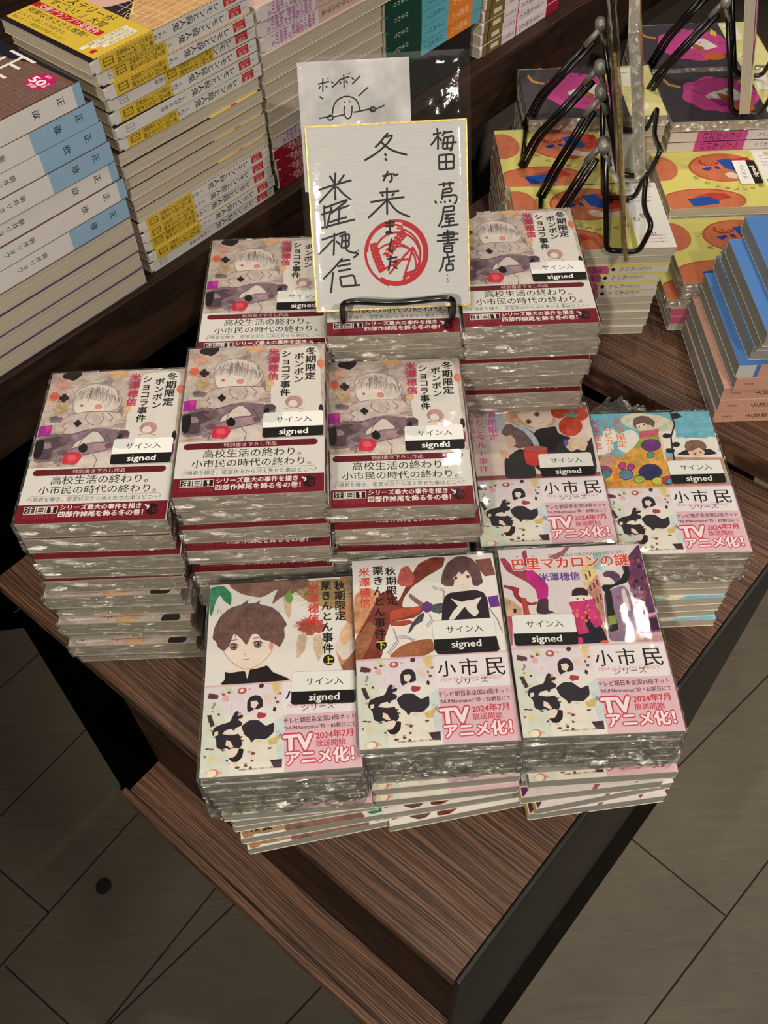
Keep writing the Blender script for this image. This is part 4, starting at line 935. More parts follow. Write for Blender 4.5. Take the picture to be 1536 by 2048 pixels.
def tiger_spine(T):
    A = Art(None, T, 148, clip=(0, 0, T, 148)); A.rect(0, 0, T, 148, (216, 212, 206)); A.rect(0, 20, T, 58, (214, 208, 206)); A.rect(0, 58, T, 148, (188, 92, 130), .05)
    A.rect(0, 0, T * .25, 60, (222, 214, 104)); A.vt('くどうれいん', (T * .5, 16), (T * .5, 48), (60, 56, 56), px=False); A.ell(T * .5, 54, 2, 2, (40, 36, 40), px=False); A.vt('虎のたましい人魚の涙', (T * .5, 64), (T * .5, 124), (120, 40, 70), px=False, wx=1.3); return A
kind('tiger', 'paperback_book', .105, .148, .0095, dict(front_base=(208, 200, 112), spine_base=(216, 212, 206), back_base=(208, 200, 112), front=tiger_front(), spine=tiger_spine))
def ghost_front():
    A = Art(None); s = lambda P: [side(x, y) for x, y in P]
    A.rect(0, 0, 105, 148, (66, 62, 70), .08); n = 40
    A.mm(s([(66 + 43 * math.cos(6.283 * i / n) * (1 + .05 * math.sin(i * 1.1)), 50 + 38 * math.sin(6.283 * i / n) * (1 + .06 * math.cos(i * 1.3))) for i in range(n)]), (196, 74, 144), .05)
    A.mm(s([(48, 52), (62, 42), (82, 36), (94, 58), (80, 64), (66, 60), (50, 58)]), (228, 222, 218), .1); A.mm(s([(62, 46), (70, 50), (78, 60), (72, 66), (64, 58)]), (176, 100, 60), .4); A.ell(*side(84, 80), 9, 13, (200, 104, 50), .4, px=False)
    A.mm(s([(96, 14), (101, 22), (98, 34), (92, 26)]), (226, 196, 70), .3); A.mm(s([(10, 10), (14, 24), (26, 30), (24, 34), (12, 28), (8, 16)]), (190, 140, 60), .3)
    A.line([side(*p) for p in ((58, 44), (70, 40), (76, 48))], 1.4, (90, 90, 90), px=False); A.line([side(*p) for p in ((96, 48), (104, 52), (108, 46))], 1.0, (40, 34, 40), px=False); A.line([side(*p) for p in ((60, 74), (66, 73), (70, 80))], .8, (40, 34, 40), px=False)
    for ch, x, y in zip('うたうおばけ', (40, 48, 57, 68, 79, 89), (28, 21, 17, 15, 16, 19)): A.vt(ch, side(x - 3.4, y), side(x + 3.4, y), (70, 28, 60), px=False)
    A.vt('くどうれいん', side(32, 46), side(46, 74), (90, 40, 80), px=False, size=.7)
    A.rect(0, 108, 105, 148, (226, 218, 150), .04); A.rect(62, 112, 100, 128, (236, 234, 222)); A.vt('重版続々！', side(112, 14), side(126, 14), (50, 60, 96), px=False)
    for i in range(3): A.vt('友だちのことばかり'[i:i + 6], side(112, 46 + i * 6), side(130, 46 + i * 6), (190, 110, 60), px=False)
    A.ell(*side(122, 84), 11, 10, (236, 232, 226), .05, px=False); A.ell(*side(120, 84), 5, 6, (206, 140, 130), .4, px=False)
    return A
def ghost_spine(T):
    A = Art(None, T, 148, clip=(0, 0, T, 148)); A.rect(0, 0, T, 62, (214, 208, 206)); A.rect(0, 62, T, 118, (196, 80, 146)); A.rect(0, 118, T, 148, (214, 208, 206)); A.vt('うたうおばけ', (T * .5, 68), (T * .5, 112), (110, 30, 80), px=False, wx=1.3); A.vt('くどうれいん', (T * .5, 20), (T * .5, 50), (90, 80, 84), px=False); return A
kind('ghost', 'paperback_book', .105, .148, .0100, dict(front_base=(66, 62, 70), spine_base=(214, 208, 206), back_base=(66, 62, 70), front=ghost_front(), spine=ghost_spine))
# ---TABLES
def swallow_front():
    A = Art(None, 128, 188, clip=(0, 0, 128, 188)); A.rect(0, 0, 128, 188, (82, 130, 196), .03)
    for x, y in ((96, 120), (60, 60), (30, 130)):
        A.mm([(x, y), (x + 10, y + 6), (x + 22, y + 4), (x + 14, y + 9), (x + 18, y + 18), (x + 8, y + 12), (x - 2, y + 14), (x + 3, y + 8)], (226, 226, 222)); A.line([(x, y), (x - 9, y - 6), (x - 16, y - 14)], .8, (30, 40, 70), px=False)
    A.vt('ねこのゆくえ', (100, 20), (100, 90), (236, 236, 232), px=False); return A
def swallow_spine(T):
    A = Art(None, T, 188, clip=(0, 0, T, 188)); A.rect(0, 0, T, 188, (214, 164, 144), .05); A.vt('水歌通信', (T * .5, 14), (T * .5, 60), (40, 34, 40), px=False); A.vt('くどうれいん×東直子', (T * .5, 84), (T * .5, 158), (50, 40, 44), px=False); A.vt('左右社', (T * .5, 170), (T * .5, 180), (60, 50, 54), px=False); return A
def swallow_spine_b(T):
    A = swallow_spine(T); A.rect(0, 172, T, 188, (206, 212, 204)); A.rect(0, 168, T, 172, (82, 130, 196)); return A
SW = dict(front_base=(82, 130, 196), spine_base=(214, 164, 144), back_base=(214, 164, 144), edge=(222, 224, 218), front=swallow_front(), spine=swallow_spine)
kind('swallow', 'hardcover_book', .128, .188, .0150, SW, pages=M_PAGEG)
kind('swallow_low', 'hardcover_book', .128, .188, .0150, dict(SW, front=None, front_base=(214, 164, 144)), pages=M_PAGEG)
kind('swallow_band', 'hardcover_book', .128, .188, .0150, dict(SW, spine=swallow_spine_b), pages=M_PAGEG)
# ------------------------------------------------------------------ room, floor and display tables
Z0 = -.70
M_WALL = simple('warm_grey_wall', (120, 112, 104), .9, 0, .1, 3, .06)
for nm_, (x0, x1, y0, y1, z0_, z1_) in dict(wall_back=(-3, 4, 5, 5.1, Z0, 2.4), wall_front=(-3, 4, -2.6, -2.5, Z0, 2.4), wall_left=(-3.1, -3, -2.6, 5.1, Z0, 2.4), wall_right=(4, 4.1, -2.6, 5.1, Z0, 2.4), ceiling=(-3.1, 4.1, -2.6, 5.1, 2.4, 2.5)).items():
    w_ = link_obj(nm_, boxm(nm_, x0, x1, y0, y1, z0_, z1_), None, M_WALL); tag(w_, {'wall_back': 'warm grey wall behind the tables', 'ceiling': 'warm grey ceiling'}.get(nm_, 'warm grey shop wall'), None, kind='structure')
o = link_obj('floor', prism('floor', [(-3, -2.5), (4, -2.5), (4, 5), (-3, 5)], Z0 - .05, Z0), None, M_FLOOR); tag(o, 'grey brown wood-look tiled floor', None, kind='structure')
JB = []
def ext(a, b, ea, eb):
    a, b = Vector(a), Vector(b); d = (b - a).normalized(); return a - d * ea, b + d * eb
JOINTS = [((-0.591, 0.4175), (-0.5061, 0.3549), 1, 0), ((-0.5548, 0.2865), (-0.4531, 0.2114), 0, .5), ((-0.6089, 0.4981), (-0.5013, 0.6347), .5, .03),
 ((-0.5534, 0.2961), (-0.3984, 0.4925), .6, .1), ((-0.4007, 0.2096), (-0.2677, 0.3796), .3, .3), ((-0.3959, 0.2095), (-0.239, 0.3557), .3, .3), ((-0.157, 0.2016), (-0.1103, 0.2456), .3, .3),
 ((-0.6575, 0.717), (-0.6154, 0.767), .5, .1), ((0.3547, 0.4259), (0.4632, 0.3173), .3, 0), ((0.3228, 0.1857), (0.5446, 0.3892), .5, 2), ((0.5352, 0.6106), (0.6286, 0.6871), .8, 2)]
v = []; f = []
for (a, b, ea, eb) in JOINTS:
    p, q = ext(a, b, ea, eb); n_ = Vector((-(q - p).y, (q - p).x)).normalized() * .0011
    i = len(v); v += [(p + n_).to_3d(), (p - n_).to_3d(), (q - n_).to_3d(), (q + n_).to_3d()]; f.append((i, i + 1, i + 2, i + 3))
me = mesh('floor_joints', [(x, y, Z0 + .0006) for x, y, _ in v], f); j = link_obj('floor_joints', me, o, M_GROUT)
cov_ = link_obj('floor_socket_cover', prism('fs', [(-.432 + .0115 * math.cos(R(i * 15)), .389 + .0115 * math.sin(R(i * 15))) for i in range(24)], Z0, Z0 + .003), None, M_STEEL)
tag(cov_, 'small round dark socket cover set in the floor', 'floor cover')
bevel(cov_, .001)

def local_poly(name, pts, ang, z0, z1, mat, parent=None, origin=None):
    """a slab whose local x axis follows the wood grain"""
    ox, oy = origin or pts[0]; c, s = math.cos(-ang), math.sin(-ang)
    P = [((x - ox) * c - (y - oy) * s, (x - ox) * s + (y - oy) * c) for x, y in pts]
    o = link_obj(name, prism(name, P, z0, z1), parent, mat); o.location = (ox, oy, 0); o.rotation_euler.z = ang; return o
F_ = Vector((.03633, .12333)); R_ = Vector((.40108, .51484)); B_ = Vector((-.00672, .86072)); L_ = Vector((-.35904, .46804))
GA = R(-41.1)
dl = (L_ - F_).normalized(); dn = Vector((-.6572, -.7537)); de = (R_ - F_).normalized(); en = Vector((de.y, -de.x))
T1 = empty('display_table', (0, 0, 0)); tag(T1, 'dark brown ribbed wood display table with black steel side, stacked with signed books', 'table')
pts = [F_, R_, B_, L_]
top = local_poly('table_top', [(p.x, p.y) for p in pts], GA, -.020, 0, M_WOOD, T1); bevel(top, .0008, 2)
a = F_ + en * .0006; b = R_ + en * .0006; c_ = b + en * .004; d_ = a + en * .004
sp_ = local_poly('steel_side_panel', [tuple(a), tuple(d_), tuple(c_), tuple(b)], 0, Z0 + .0006, .0012, M_STEEL, T1); bevel(sp_, .0012, 2)
a = F_ + en * .005; b = R_ + en * .005
pl = local_poly('plinth', [tuple(a), tuple(a + en * .018), tuple(b + en * .018), tuple(b)], 0, Z0 + .0006, Z0 + .06, simple('dark_olive_plinth', (26, 24, 19), .9, 0, .05), T1)
def al(s, q): return tuple(F_ + dl * s + dn * q)
def along(name, s0, s1, q0, q1, z0, z1, mat, parent): return local_poly(name, [al(s0, q0), al(s0, q1), al(s1, q1), al(s1, q0)], GA, z0, z1, mat, parent)
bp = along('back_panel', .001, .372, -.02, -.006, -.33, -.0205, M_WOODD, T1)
sh = along('lower_shelf', .0005, .372, -.0055, .0335, -.216, -.200, M_WOOD, T1)
lp = along('shelf_lip', .0005, .376, .034, .042, -.232, -.196, M_WOOD, T1); bevel(lp, .001)
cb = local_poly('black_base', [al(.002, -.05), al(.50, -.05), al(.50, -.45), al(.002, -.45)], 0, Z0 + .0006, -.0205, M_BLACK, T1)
bpz = link_obj('floor_shadow_plate', prism('floor_shadow_plate', [(-.742, .822), (-.641, .833), (-.4205, .5297), al(.615, -.004), al(.40, .001), al(.40, -.044), al(.51, -.044), al(.51, -.30), (-.46, 1.05), (-.655, .85)], Z0 + .0007, Z0 + .02), None, M_BLACK)  # flat black sheet in place of the shadow on the floor
tag(bpz, 'black flat shadow stand-in on the floor under the left end of the tables', 'floor shadow')

# second table to the right and behind
T2 = empty('display_table', (0, 0, 0)); tag(T2, 'dark brown wood display table behind, carrying yellow, pink and blue books', 'table')
fl = Vector((.2185, .6715)); fr = Vector((.3580, .5426)); d2 = (fr - fl).normalized(); c2 = Vector((.0205, .8545)); dl2 = Vector((.694, .720)).normalized()
p2 = [c2, fr + d2 * .04, fr + d2 * .04 + dl2 * .56, c2 + dl2 * .56]
t2 = local_poly('table_top', [tuple(p) for p in p2], GA, .012, .040, M_WOOD, T2); bevel(t2, .0008)
q2 = [c2 + d2 * .05 + dl2 * .03, fr - d2 * .10 + dl2 * .03, fr - d2 * .10 + dl2 * .5, c2 + d2 * .05 + dl2 * .5]
local_poly('black_base', [tuple(p) for p in q2], 0, Z0 + .0006, .0115, M_BLACK, T2)

# raised table on the left
YH = Vector((.6794, .7337)); XH = Vector((.7337, -.6794)); O3 = Vector((-.2985, .5263))
def t3(s, q): return tuple(O3 + YH * s + XH * q)
T3 = empty('display_table', (0, 0, 0)); tag(T3, 'raised dark wood display table with tall rows of spine-out paperbacks', 'table')
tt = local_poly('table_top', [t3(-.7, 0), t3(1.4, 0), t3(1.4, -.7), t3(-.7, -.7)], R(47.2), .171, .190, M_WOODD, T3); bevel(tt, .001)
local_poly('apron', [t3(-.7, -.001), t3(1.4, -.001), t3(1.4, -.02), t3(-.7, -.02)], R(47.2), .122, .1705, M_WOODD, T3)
local_poly('base_panel', [t3(.36, -.06), t3(1.39, -.06), t3(1.39, -.69), t3(.36, -.69)], R(47.2), Z0 + .0006, .1705, M_TAUPE, T3)
local_poly('shade_black_base', [t3(-.69, -.50), t3(.3595, -.50), t3(.3595, -.69), t3(-.69, -.69)], R(47.2), Z0 + .0006, .1705, M_BLACK, T3)  # left stretch of the base, black to paint in the deep shade there

# ------------------------------------------------------------------ front stacks
rnd = random.Random(77)
def stack(key, n, top, bl, br_dx, desc, group, what, offs={}, flips=(), sticker=None, wrap=None, jit=.0012, rot={}, bandless=(), z0=.0004, base_ang=0.0, rnd=rnd, wrap_top=False, shear=(0, 0)):
    """bl = front-left corner (x, y) of the topmost book; pitch follows from the stack height"""
    k = KIND[key]; pitch = (top - z0) / n; out = []
    for i in range(n):
        z = z0 + (n - 1 - i) * pitch
        dx, dy = (rnd.uniform(-jit, jit), rnd.uniform(-jit, jit)) if i else (0, 0)
        q = i / max(1, n - 1); dx += shear[0] * q; dy += shear[1] * q
        if i in offs: dx += offs[i][0]; dy += offs[i][1]
        a = base_ang + R(rot.get(i, 0)) + (R(rnd.uniform(-.5, .5)) if i else 0)
        cx, cy = bl[0] + k['w'] / 2 + dx, bl[1] + k['h'] / 2 + dy
        if i in flips: a += math.pi
        b = book(key, cx, cy, z, a, '%s, %s of the %s' % (what, ordw(i, n), desc), group, sticker if i == 0 else None, (1 + i % 3) if (wrap and i in wrap) else False, band=i not in bandless)
        s = (pitch - (.0009 if wrap and i in wrap else .00025)) / k['t']; b.scale = (1, 1, min(s, 1.12))
        out.append(b)
    return out

WB = 'film-wrapped red-banded paperback'
ALLW = set(range(20))
STW = (82.5, 70.6, 0)
def wst(x): return (x, 70.6, 0)
stack('winter', 11, .1944, (-.2564, .3842), 0, 'leftmost front stack', 'film-wrapped red-banded paperbacks', WB, {2: (.004, -.004), 3: (.002, .001), 5: (-.002, -.004), 7: (0, -.005), 9: (-.001, -.004)}, flips={5, 6, 7, 8, 9, 10}, sticker=(81.0, 84.9, 0), wrap=ALLW, bandless={5, 6, 7, 8, 9, 10}, shear=(-.006, -.003))
stack('winter', 12, .2070, (-.1463, .3931), 0, 'second front stack from left', 'film-wrapped red-banded paperbacks', WB, {1: (.002, .001), 2: (-.001, -.003), 3: (.002, -.009), 4: (.004, .001), 5: (0, -.005), 7: (-.003, -.003)}, sticker=(82.5, 84.9, 0), wrap=ALLW, base_ang=R(.6), flips={7, 8, 9, 10, 11})
stack('winter', 11, .1850, (-.0408, .3947), 0, 'third front stack from left', 'film-wrapped red-banded paperbacks', WB, {1: (.003, -.005), 2: (.003, .002), 3: (-.002, -.003), 5: (0, -.002)}, sticker=(80.5, 84.9, 0), wrap=ALLW, flips={6, 7, 8, 9, 10})
stack('winter', 11, .1975, (-.1435, .5420), 0, 'stack left of the signature board', 'film-wrapped red-banded paperbacks', WB, {}, sticker=(83.0, 84.9, 0), wrap=ALLW, base_ang=R(-.3))
stack('winter', 12, .2105, (-.0395, .5450), 0, 'stack under the signature board', 'film-wrapped red-banded paperbacks', WB, {1: (.003, .002), 2: (.001, 0)}, wrap=ALLW)
stack('winter', 12, .2150, (.0680, .5447), 0, 'stack right of the signature board', 'film-wrapped red-banded paperbacks', WB, {1: (.003, .001), 2: (-.001, -.004), 3: (-.004, .001), 4: (-.002, -.004), 5: (-.002, .0)}, sticker=(82.0, 84.9, 0), wrap=ALLW, shear=(-.004, 0), base_ang=R(.3))

def bundle_wrap(x0, x1, y0, y1, zb, zt, seed, hang, ang, label):
    w_, h_ = x1 - x0, y1 - y0
    me = wrap_mesh(w_, h_, zt - zb, seed, amp=.0030, off=.0016, front_hang=hang, res=.0022); me.name = 'plastic_wrap'
    o = link_obj('plastic_wrap', me); o.location = ((x0 + x1) / 2, (y0 + y1) / 2, zb); o.rotation_euler.z = ang
    tag(o, label, 'plastic wrap', 'crumpled film round the upper books of the front stacks'); return o
G1 = 'pink-banded paperbacks in the front right stacks'
stack('autumn_boy', 10, .1245, (-.1285, .2270), 0, 'front stack nearest the table edge', G1, 'pink-banded boy-portrait paperback', {4: (.002, .001), 5: (.003, -.002), 6: (.004, 0), 7: (.003, .001), 8: (.005, -.003), 9: (.007, -.006)}, flips={6, 7, 8, 9}, sticker=(82.0, 89.8, -2), base_ang=R(2.0), rot={5: 1, 6: 4, 7: 5, 8: 6, 9: 7}, bandless={6, 7, 8, 9}, jit=.0006)
bundle_wrap(-.1287, -.0233, .2268, .3752, .0745, .1246, 3, .012, R(2.0), 'crumpled clear film round upper books of the boy-portrait stack')
stack('autumn_girl', 10, .1310, (-.0235, .2390), 0, 'front stack with the sailor-uniform girl', G1, 'pink-banded girl-portrait paperback', {3: (.006, .001), 4: (.006, .002), 5: (.003, -.001), 6: (.003, -.004), 7: (.004, .002), 8: (.005, -.002), 9: (.008, -.006)}, flips={8, 9}, sticker=(77.0, 68.2, 0), base_ang=R(1.4), rot={4: 1, 5: 2, 6: 3, 7: 3, 8: 6, 9: 7.5}, bandless={8, 9}, jit=.0006)
bundle_wrap(-.0237, .0817, .2388, .3872, .0905, .1311, 5, .010, R(1.4), 'crumpled clear film round upper books of the girl-portrait stack')
stack('street', 10, .1350, (.0842, .2405), 0, 'front stack at the right table corner', G1, 'pink-banded street-scene paperback', {3: (.006, .001), 4: (.007, .002), 5: (.008, -.003), 6: (.004, .003), 7: (.002, -.002), 8: (.009, -.003), 9: (.009, -.005)}, flips={7, 8, 9}, sticker=(25.0, 69.6, -1), base_ang=R(.4), rot={4: 1, 5: 1.5, 6: 2, 7: 4, 8: 8, 9: 5}, bandless={7, 8, 9}, jit=.0006)
bundle_wrap(.0840, .1894, .2403, .3887, .0940, .1351, 8, .010, R(.4), 'crumpled clear film round upper books of the street-scene stack')
stack('spring', 10, .1160, (.0737, .4050), 0, 'stack left of the blue-sky one', G1, 'pink-banded strawberry-cover paperback', {}, sticker=(77.8, 69.8, 0), base_ang=R(.2))
bundle_wrap(.0735, .1789, .4048, .5532, .0800, .1161, 11, .004, R(.2), 'clear film round upper books of the strawberry-cover stack')
stack('summer', 10, .1100, (.1782, .3958), 0, 'stack with the blue-sky cover at right', G1, 'pink-banded sky-blue-cover paperback', {3: (-.003, 0), 4: (-.004, .001), 5: (-.003, .002), 6: (-.006, -.001), 7: (-.005, -.002), 8: (-.006, -.001), 9: (-.004, -.002)}, flips={6, 7, 8, 9}, sticker=(80.0, 68.0, 0), base_ang=R(-.8), rot={6: 2, 7: 2, 8: 1.5, 9: 1}, bandless={7, 8, 9})
bundle_wrap(.1780, .2834, .3956, .5440, .0780, .1101, 14, .009, R(-.8), 'crumpled clear film round upper books of the blue-sky-cover stack')

def film_tuft(x0, x1, y, z, seed, label):
    v = []; f = []; nx, ny = 34, 8
    for j in range(ny + 1):
        for i in range(nx + 1):
            u = i / nx; q = j / ny; e = math.sin(math.pi * u) ** .5
            a = fractal(Vector((u * 7 + seed, q * 3, seed)), 1.0, 2.0, 3)
            v.append((x0 + (x1 - x0) * u + a * .004, y + .002 + q * .016 * e + a * .004, z - .002 + (q * .010 * e + a * .006 * q) - q * q * .012))
    for j in range(ny):
        for i in range(nx): k = j * (nx + 1) + i; f.append((k, k + 1, k + nx + 2, k + nx + 1))
    o = link_obj('plastic_wrap', mesh('plastic_wrap', v, f), None, M_FILM, True); tag(o, label, 'plastic wrap', None)
film_tuft(.182, .232, .5460, .1085, 3.3, 'loose crumpled film tuft behind the top blue-sky-cover book')

# ------------------------------------------------------------------ stacks on the raised left table (spines along the table edge)
def row_stack(specs, right_end, top_right, desc, group, z0=.1904, q0=0.0):
    """specs from top to bottom: (key, pages_out, slide along, band shift, what)"""
    z = z0; n = len(specs); P = Vector(right_end); seq = list(reversed(list(enumerate(specs))))
    for i, (key, po, sl, bd, what) in seq:
        k = KIND[key]; mid = P - YH * (k['h'] / 2) - YH * sl; jx = rnd.uniform(-.0012, .0012) + (-.002 if po else 0)
        c = mid - XH * (k['w'] / 2 + q0 + .002 + jx)
        b = book(key, c.x, c.y, z, R(-42.8) + (math.pi if po else 0) + R(rnd.uniform(-.4, .4)), '%s, %s of the %s' % (what, ordw(i, n), desc), group, band=bd is not None, band_dy=(bd or 0))
        z += k['t'] + .0003
W1, W2, W3 = 'blue-and-white-spined paperback', 'white-spined paperback', 'thick paperback showing page edges'
row_stack([('choc_white', 0, .008, 0, 'chocolate-cover white-spined paperback'), ('choc', 0, .002, 0, W1), ('choc', 0, .000, 0, W1), ('choc', 0, -.001, 0, W1), ('choc_white', 0, -.002, 0, W2), ('choc_white', 0, -.004, 0, W2), ('choc', 0, -.001, 0, W1)] + [('choc', 1, rnd.uniform(-.001, .001), 0, W3) for _ in range(4)], (-.1966, .6444), 0, 'leftmost raised-table stack', 'chocolate cover paperbacks on the raised table')
LY, LP = 'yellow-banded white spine paperback', 'thin paperback showing page edges'
row_stack([('lemon', 0, .003, 0, LY), ('lemon', 0, -.001, .006, LY), ('lemon', 0, -.002, .002, LY), ('lemon', 0, -.004, .046, LY), ('lemon', 0, -.003, .001, LY), ('lemon', 0, -.002, None, 'unbanded white spine paperback'), ('lemon', 0, -.004, 0, LY)] + [('lemon', 1, rnd.uniform(-.002, .001), 0, LP) for _ in range(6)] + [('lemon', 0, 0, 0, LY), ('lemon', 0, 0, .0, LY), ('lemon', 0, -.001, 0, LY), ('lemon', 0, -.002, 0, LY), ('lemon', 0, -.001, None, 'unbanded white spine paperback')], (-.0915, .7645), 0, 'second raised-table stack from left', 'yellow-banded paperbacks on the raised table')
LI, LR = 'purple-lettered white spine paperback', 'dark red spine paperback'
row_stack([('liar', 0, 0, 0, LI), ('liar', 0, .001, 0, LI), ('liar', 0, -.001, 0, LI)] + [('liar', 1, rnd.uniform(-.001, .001), 0, 'white paperback showing page edges') for _ in range(6)] + [('liar', 0, 0, 0, LI)] + [('red', 0, -.001 * i, 0, LR) for i in range(4)], (.0155, .8830), 0, 'raised-table stack behind the signature board', 'white and red paperbacks behind the signature board')
rs = local_poly('black_riser', [tuple(Vector((.1165, .9945)) - XH * .004), tuple(Vector((.1165, .9945)) - YH * .138 - XH * .004), tuple(Vector((.1165, .9945)) - YH * .138 - XH * .11), tuple(Vector((.1165, .9945)) - XH * .11)], R(47.2), .1902, .235, M_STEEL); bevel(rs, .004, 3)
tag(rs, 'black riser box under the teal spined paperbacks', 'riser')
row_stack([('gold', 1, .03, 0, 'cream paperback showing page edges')] + [('teal', 0, 0, 0, 'green-teal-orange-spined paperback') for _ in range(5)], (.1215, .9975), 0, 'stack on the black riser', 'teal and orange spined paperbacks', z0=.2354)
row_stack([('gold', 1, .0, 0, 'cream paperback showing page edges')] * 2 + [('gold', 0, .001 * i, 0, 'gold-and-white-spined paperback') for i in range(5)], (.2300, 1.1190), 0, 'rightmost raised-table stack', 'gold and white spined paperbacks')

# ------------------------------------------------------------------ stacks on the second table (books turned sideways)
def side_stack(key, n, x0, y0, z0, desc, group, what, spine_layers=(), offs={}, wrap=(), pitch=None, toprot=0):
    k = KIND[key]; p = pitch or (k['t'] + .0003)
    for i in range(n):
        z = z0 + (n - 1 - i) * p; dx, dy = offs.get(i, (rnd.uniform(-.0015, .0015), rnd.uniform(-.0012, .0012)))
        rz = math.pi / 2 if i not in spine_layers else -math.pi / 2
        b = book(key, x0 + k['h'] / 2 + dx, y0 + k['w'] / 2 + dy, z, rz + R(rnd.uniform(-.5, .5)) + (R(toprot) if i == 0 else 0), '%s, %s of the %s' % (what, ordw(i, n), desc), group, wrap=(1 + i) if i in wrap else False)
        if wrap: b.scale.z = (p - .0004) / k['t'] * .97
TY = 'yellow tiger-cover paperback'
GT = 'yellow tiger-cover paperbacks on the second table'
H2 = .0404
side_stack('tiger', 11, .1405, .7210, H2, 'stack under the nearest black easel', GT, TY, spine_layers={2, 3, 4, 5}, offs={0: (0, 0), 1: (-.002, .001), 2: (-.003, .001), 3: (-.009, .001), 4: (-.010, 0), 5: (-.009, .001), 6: (-.010, 0), 7: (-.010, .001), 8: (-.010, 0), 9: (-.010, .001), 10: (-.012, 0)})
side_stack('tiger', 11, .1360, .8280, H2, 'stack under the middle black easel', GT, TY, offs={0: (0, 0)})
side_stack('tiger', 7, .3140, .8310, H2, 'stack with the sideways signed sticker', GT, TY, offs={0: (0, 0)}, pitch=.0103)
s = link_obj('signed_sticker', STK); s.location = (.4115, .8920, H2 + 7 * .0103 + .0004); s.rotation_euler.z = R(89)
tag(s, 'white and black signed sticker lying sideways on tiger cover', 'sticker')
side_stack('tiger', 6, .3060, .7225, H2, 'low stack behind the blue hardcovers', GT, TY, spine_layers={3, 4}, offs={0: (0, 0), 1: (.001, 0), 2: (-.012, .0005), 3: (-.006, .0005), 4: (-.004, .0005), 5: (-.003, .0005)}, wrap={0, 1, 2}, pitch=.0104)
GG = 'dark pink-blob cover paperbacks on the second table'; TG = 'dark pink-blob cover paperback'
side_stack('ghost', 10, .1740, .9350, H2, 'left stack at the back', GG, TG, offs={0: (-.002, -.010), 1: (-.001, -.009)}, wrap={0}, pitch=.0124)
side_stack('ghost', 9, .3260, 1.0480, H2, 'furthest stack at the back', GG, TG, offs={0: (0, 0)}, wrap={0}, pitch=.0122)
side_stack('ghost', 9, .3320, .9380, H2, 'stack under the far right easel', GG, TG, spine_layers={1, 2, 3, 4}, offs={0: (0, 0)}, wrap={0}, pitch=.0119)

# hardcovers
def hard(key, rz, x, y, z, label):
    k = KIND[key]; b = book(key, x + k['h'] / 2, y + k['w'] / 2, z, rz, label, 'blue and pink hardcovers at the right edge'); return b
HP, HB = 'pink spined hardcover', 'blue hardcover'
lay = [('swallow_low', -90, .3173, .5930), ('swallow_low', -90, .3180, .5925), ('swallow_low', -90, .3175, .5935), ('swallow_low', -90, .3240, .5900), ('swallow_band', -90, .3220, .5910), ('swallow', 90, .3310, .5960), ('swallow', 90, .3325, .5910), ('swallow', 90, .3300, .5800), ('swallow', 90, .3440, .5930)]
z = .0404
for i, (key, a, x, y) in enumerate(lay):
    hard(key, R(a), x, y, z, '%s, %s of the stack at the right edge' % (HP if a < 0 else HB, ordw(len(lay) - 1 - i, len(lay)))); z += KIND[key]['t'] + .0004

# ------------------------------------------------------------------ wire easels
def easel(name, M, label, hf=-.025, hz=.118, bf=-.060, wd=.085):
    """local axes: x lateral, y forward, z up"""
    r = .0025
    root = empty(name); root.matrix_world = M; tag(root, label, 'easel', 'black wire easels')
    h = wd / 2
    P = [(-h, hf, hz), (-h, 0, r), (-h, .030, r), (-h, .036, .028), (-h * .80, .036, .030), (-h * .4, .034, .0265), (0, .033, .0245), (h * .4, .034, .0265), (h * .80, .036, .030), (h, .036, .028), (h, .030, r), (h, 0, r), (h, hf, hz)]
    def smooth_path(P, rr): return rounded(P, rr, 5)
    link_obj('front_frame', tube('front_frame', smooth_path(P, .007), r, 10), root, M_WIRE, True)
    g = .0030
    link_obj('crossbar', tube('crossbar', [(-h, hf * .35, hz * .35), (h, hf * .35, hz * .35)], r * .8, 8), root, M_WIRE, True)
    for s in (-1, 1):
        for e in (-1, 1):
            x = s * (h - .004) + e * .0012; o_ = e * .0027
            link_obj('leg', tube('leg', rounded([(x, hf - .008 + o_, hz - .012), (x, bf + .012 + o_, .036), (x, bf + o_, r)], .01), r, 8), root, M_WIRE, True)
        hg = link_obj('hinge', tube('hinge', [(s * h - .0075, hf - .002, hz + .003), (s * h + .0055, hf - .002, hz + .003)], 0.0052, 16), root, M_HINGE, True)
        link_obj('hinge_sleeve', tube('hinge_sleeve', [(s * h, hf - .002, hz), (s * h, hf + .006, hz - .016)], .0026, 10), hg, M_HINGE, True)
        link_obj('hinge_sleeve', tube('hinge_sleeve', [(s * h - s * .005, hf - .003, hz), (s * h - s * .005, hf - .014, hz - .016)], .0029, 10), hg, M_HINGE, True)
    link_obj('foot_bar', tube('foot_bar', [(-h + .004, bf, r), (h - .004, bf, r)], r, 8), root, M_WIRE, True)
    return root
def frame(x, y, z, ang):
    return Matrix.Translation((x, y, z)) @ Matrix.Rotation(ang, 4, 'Z')
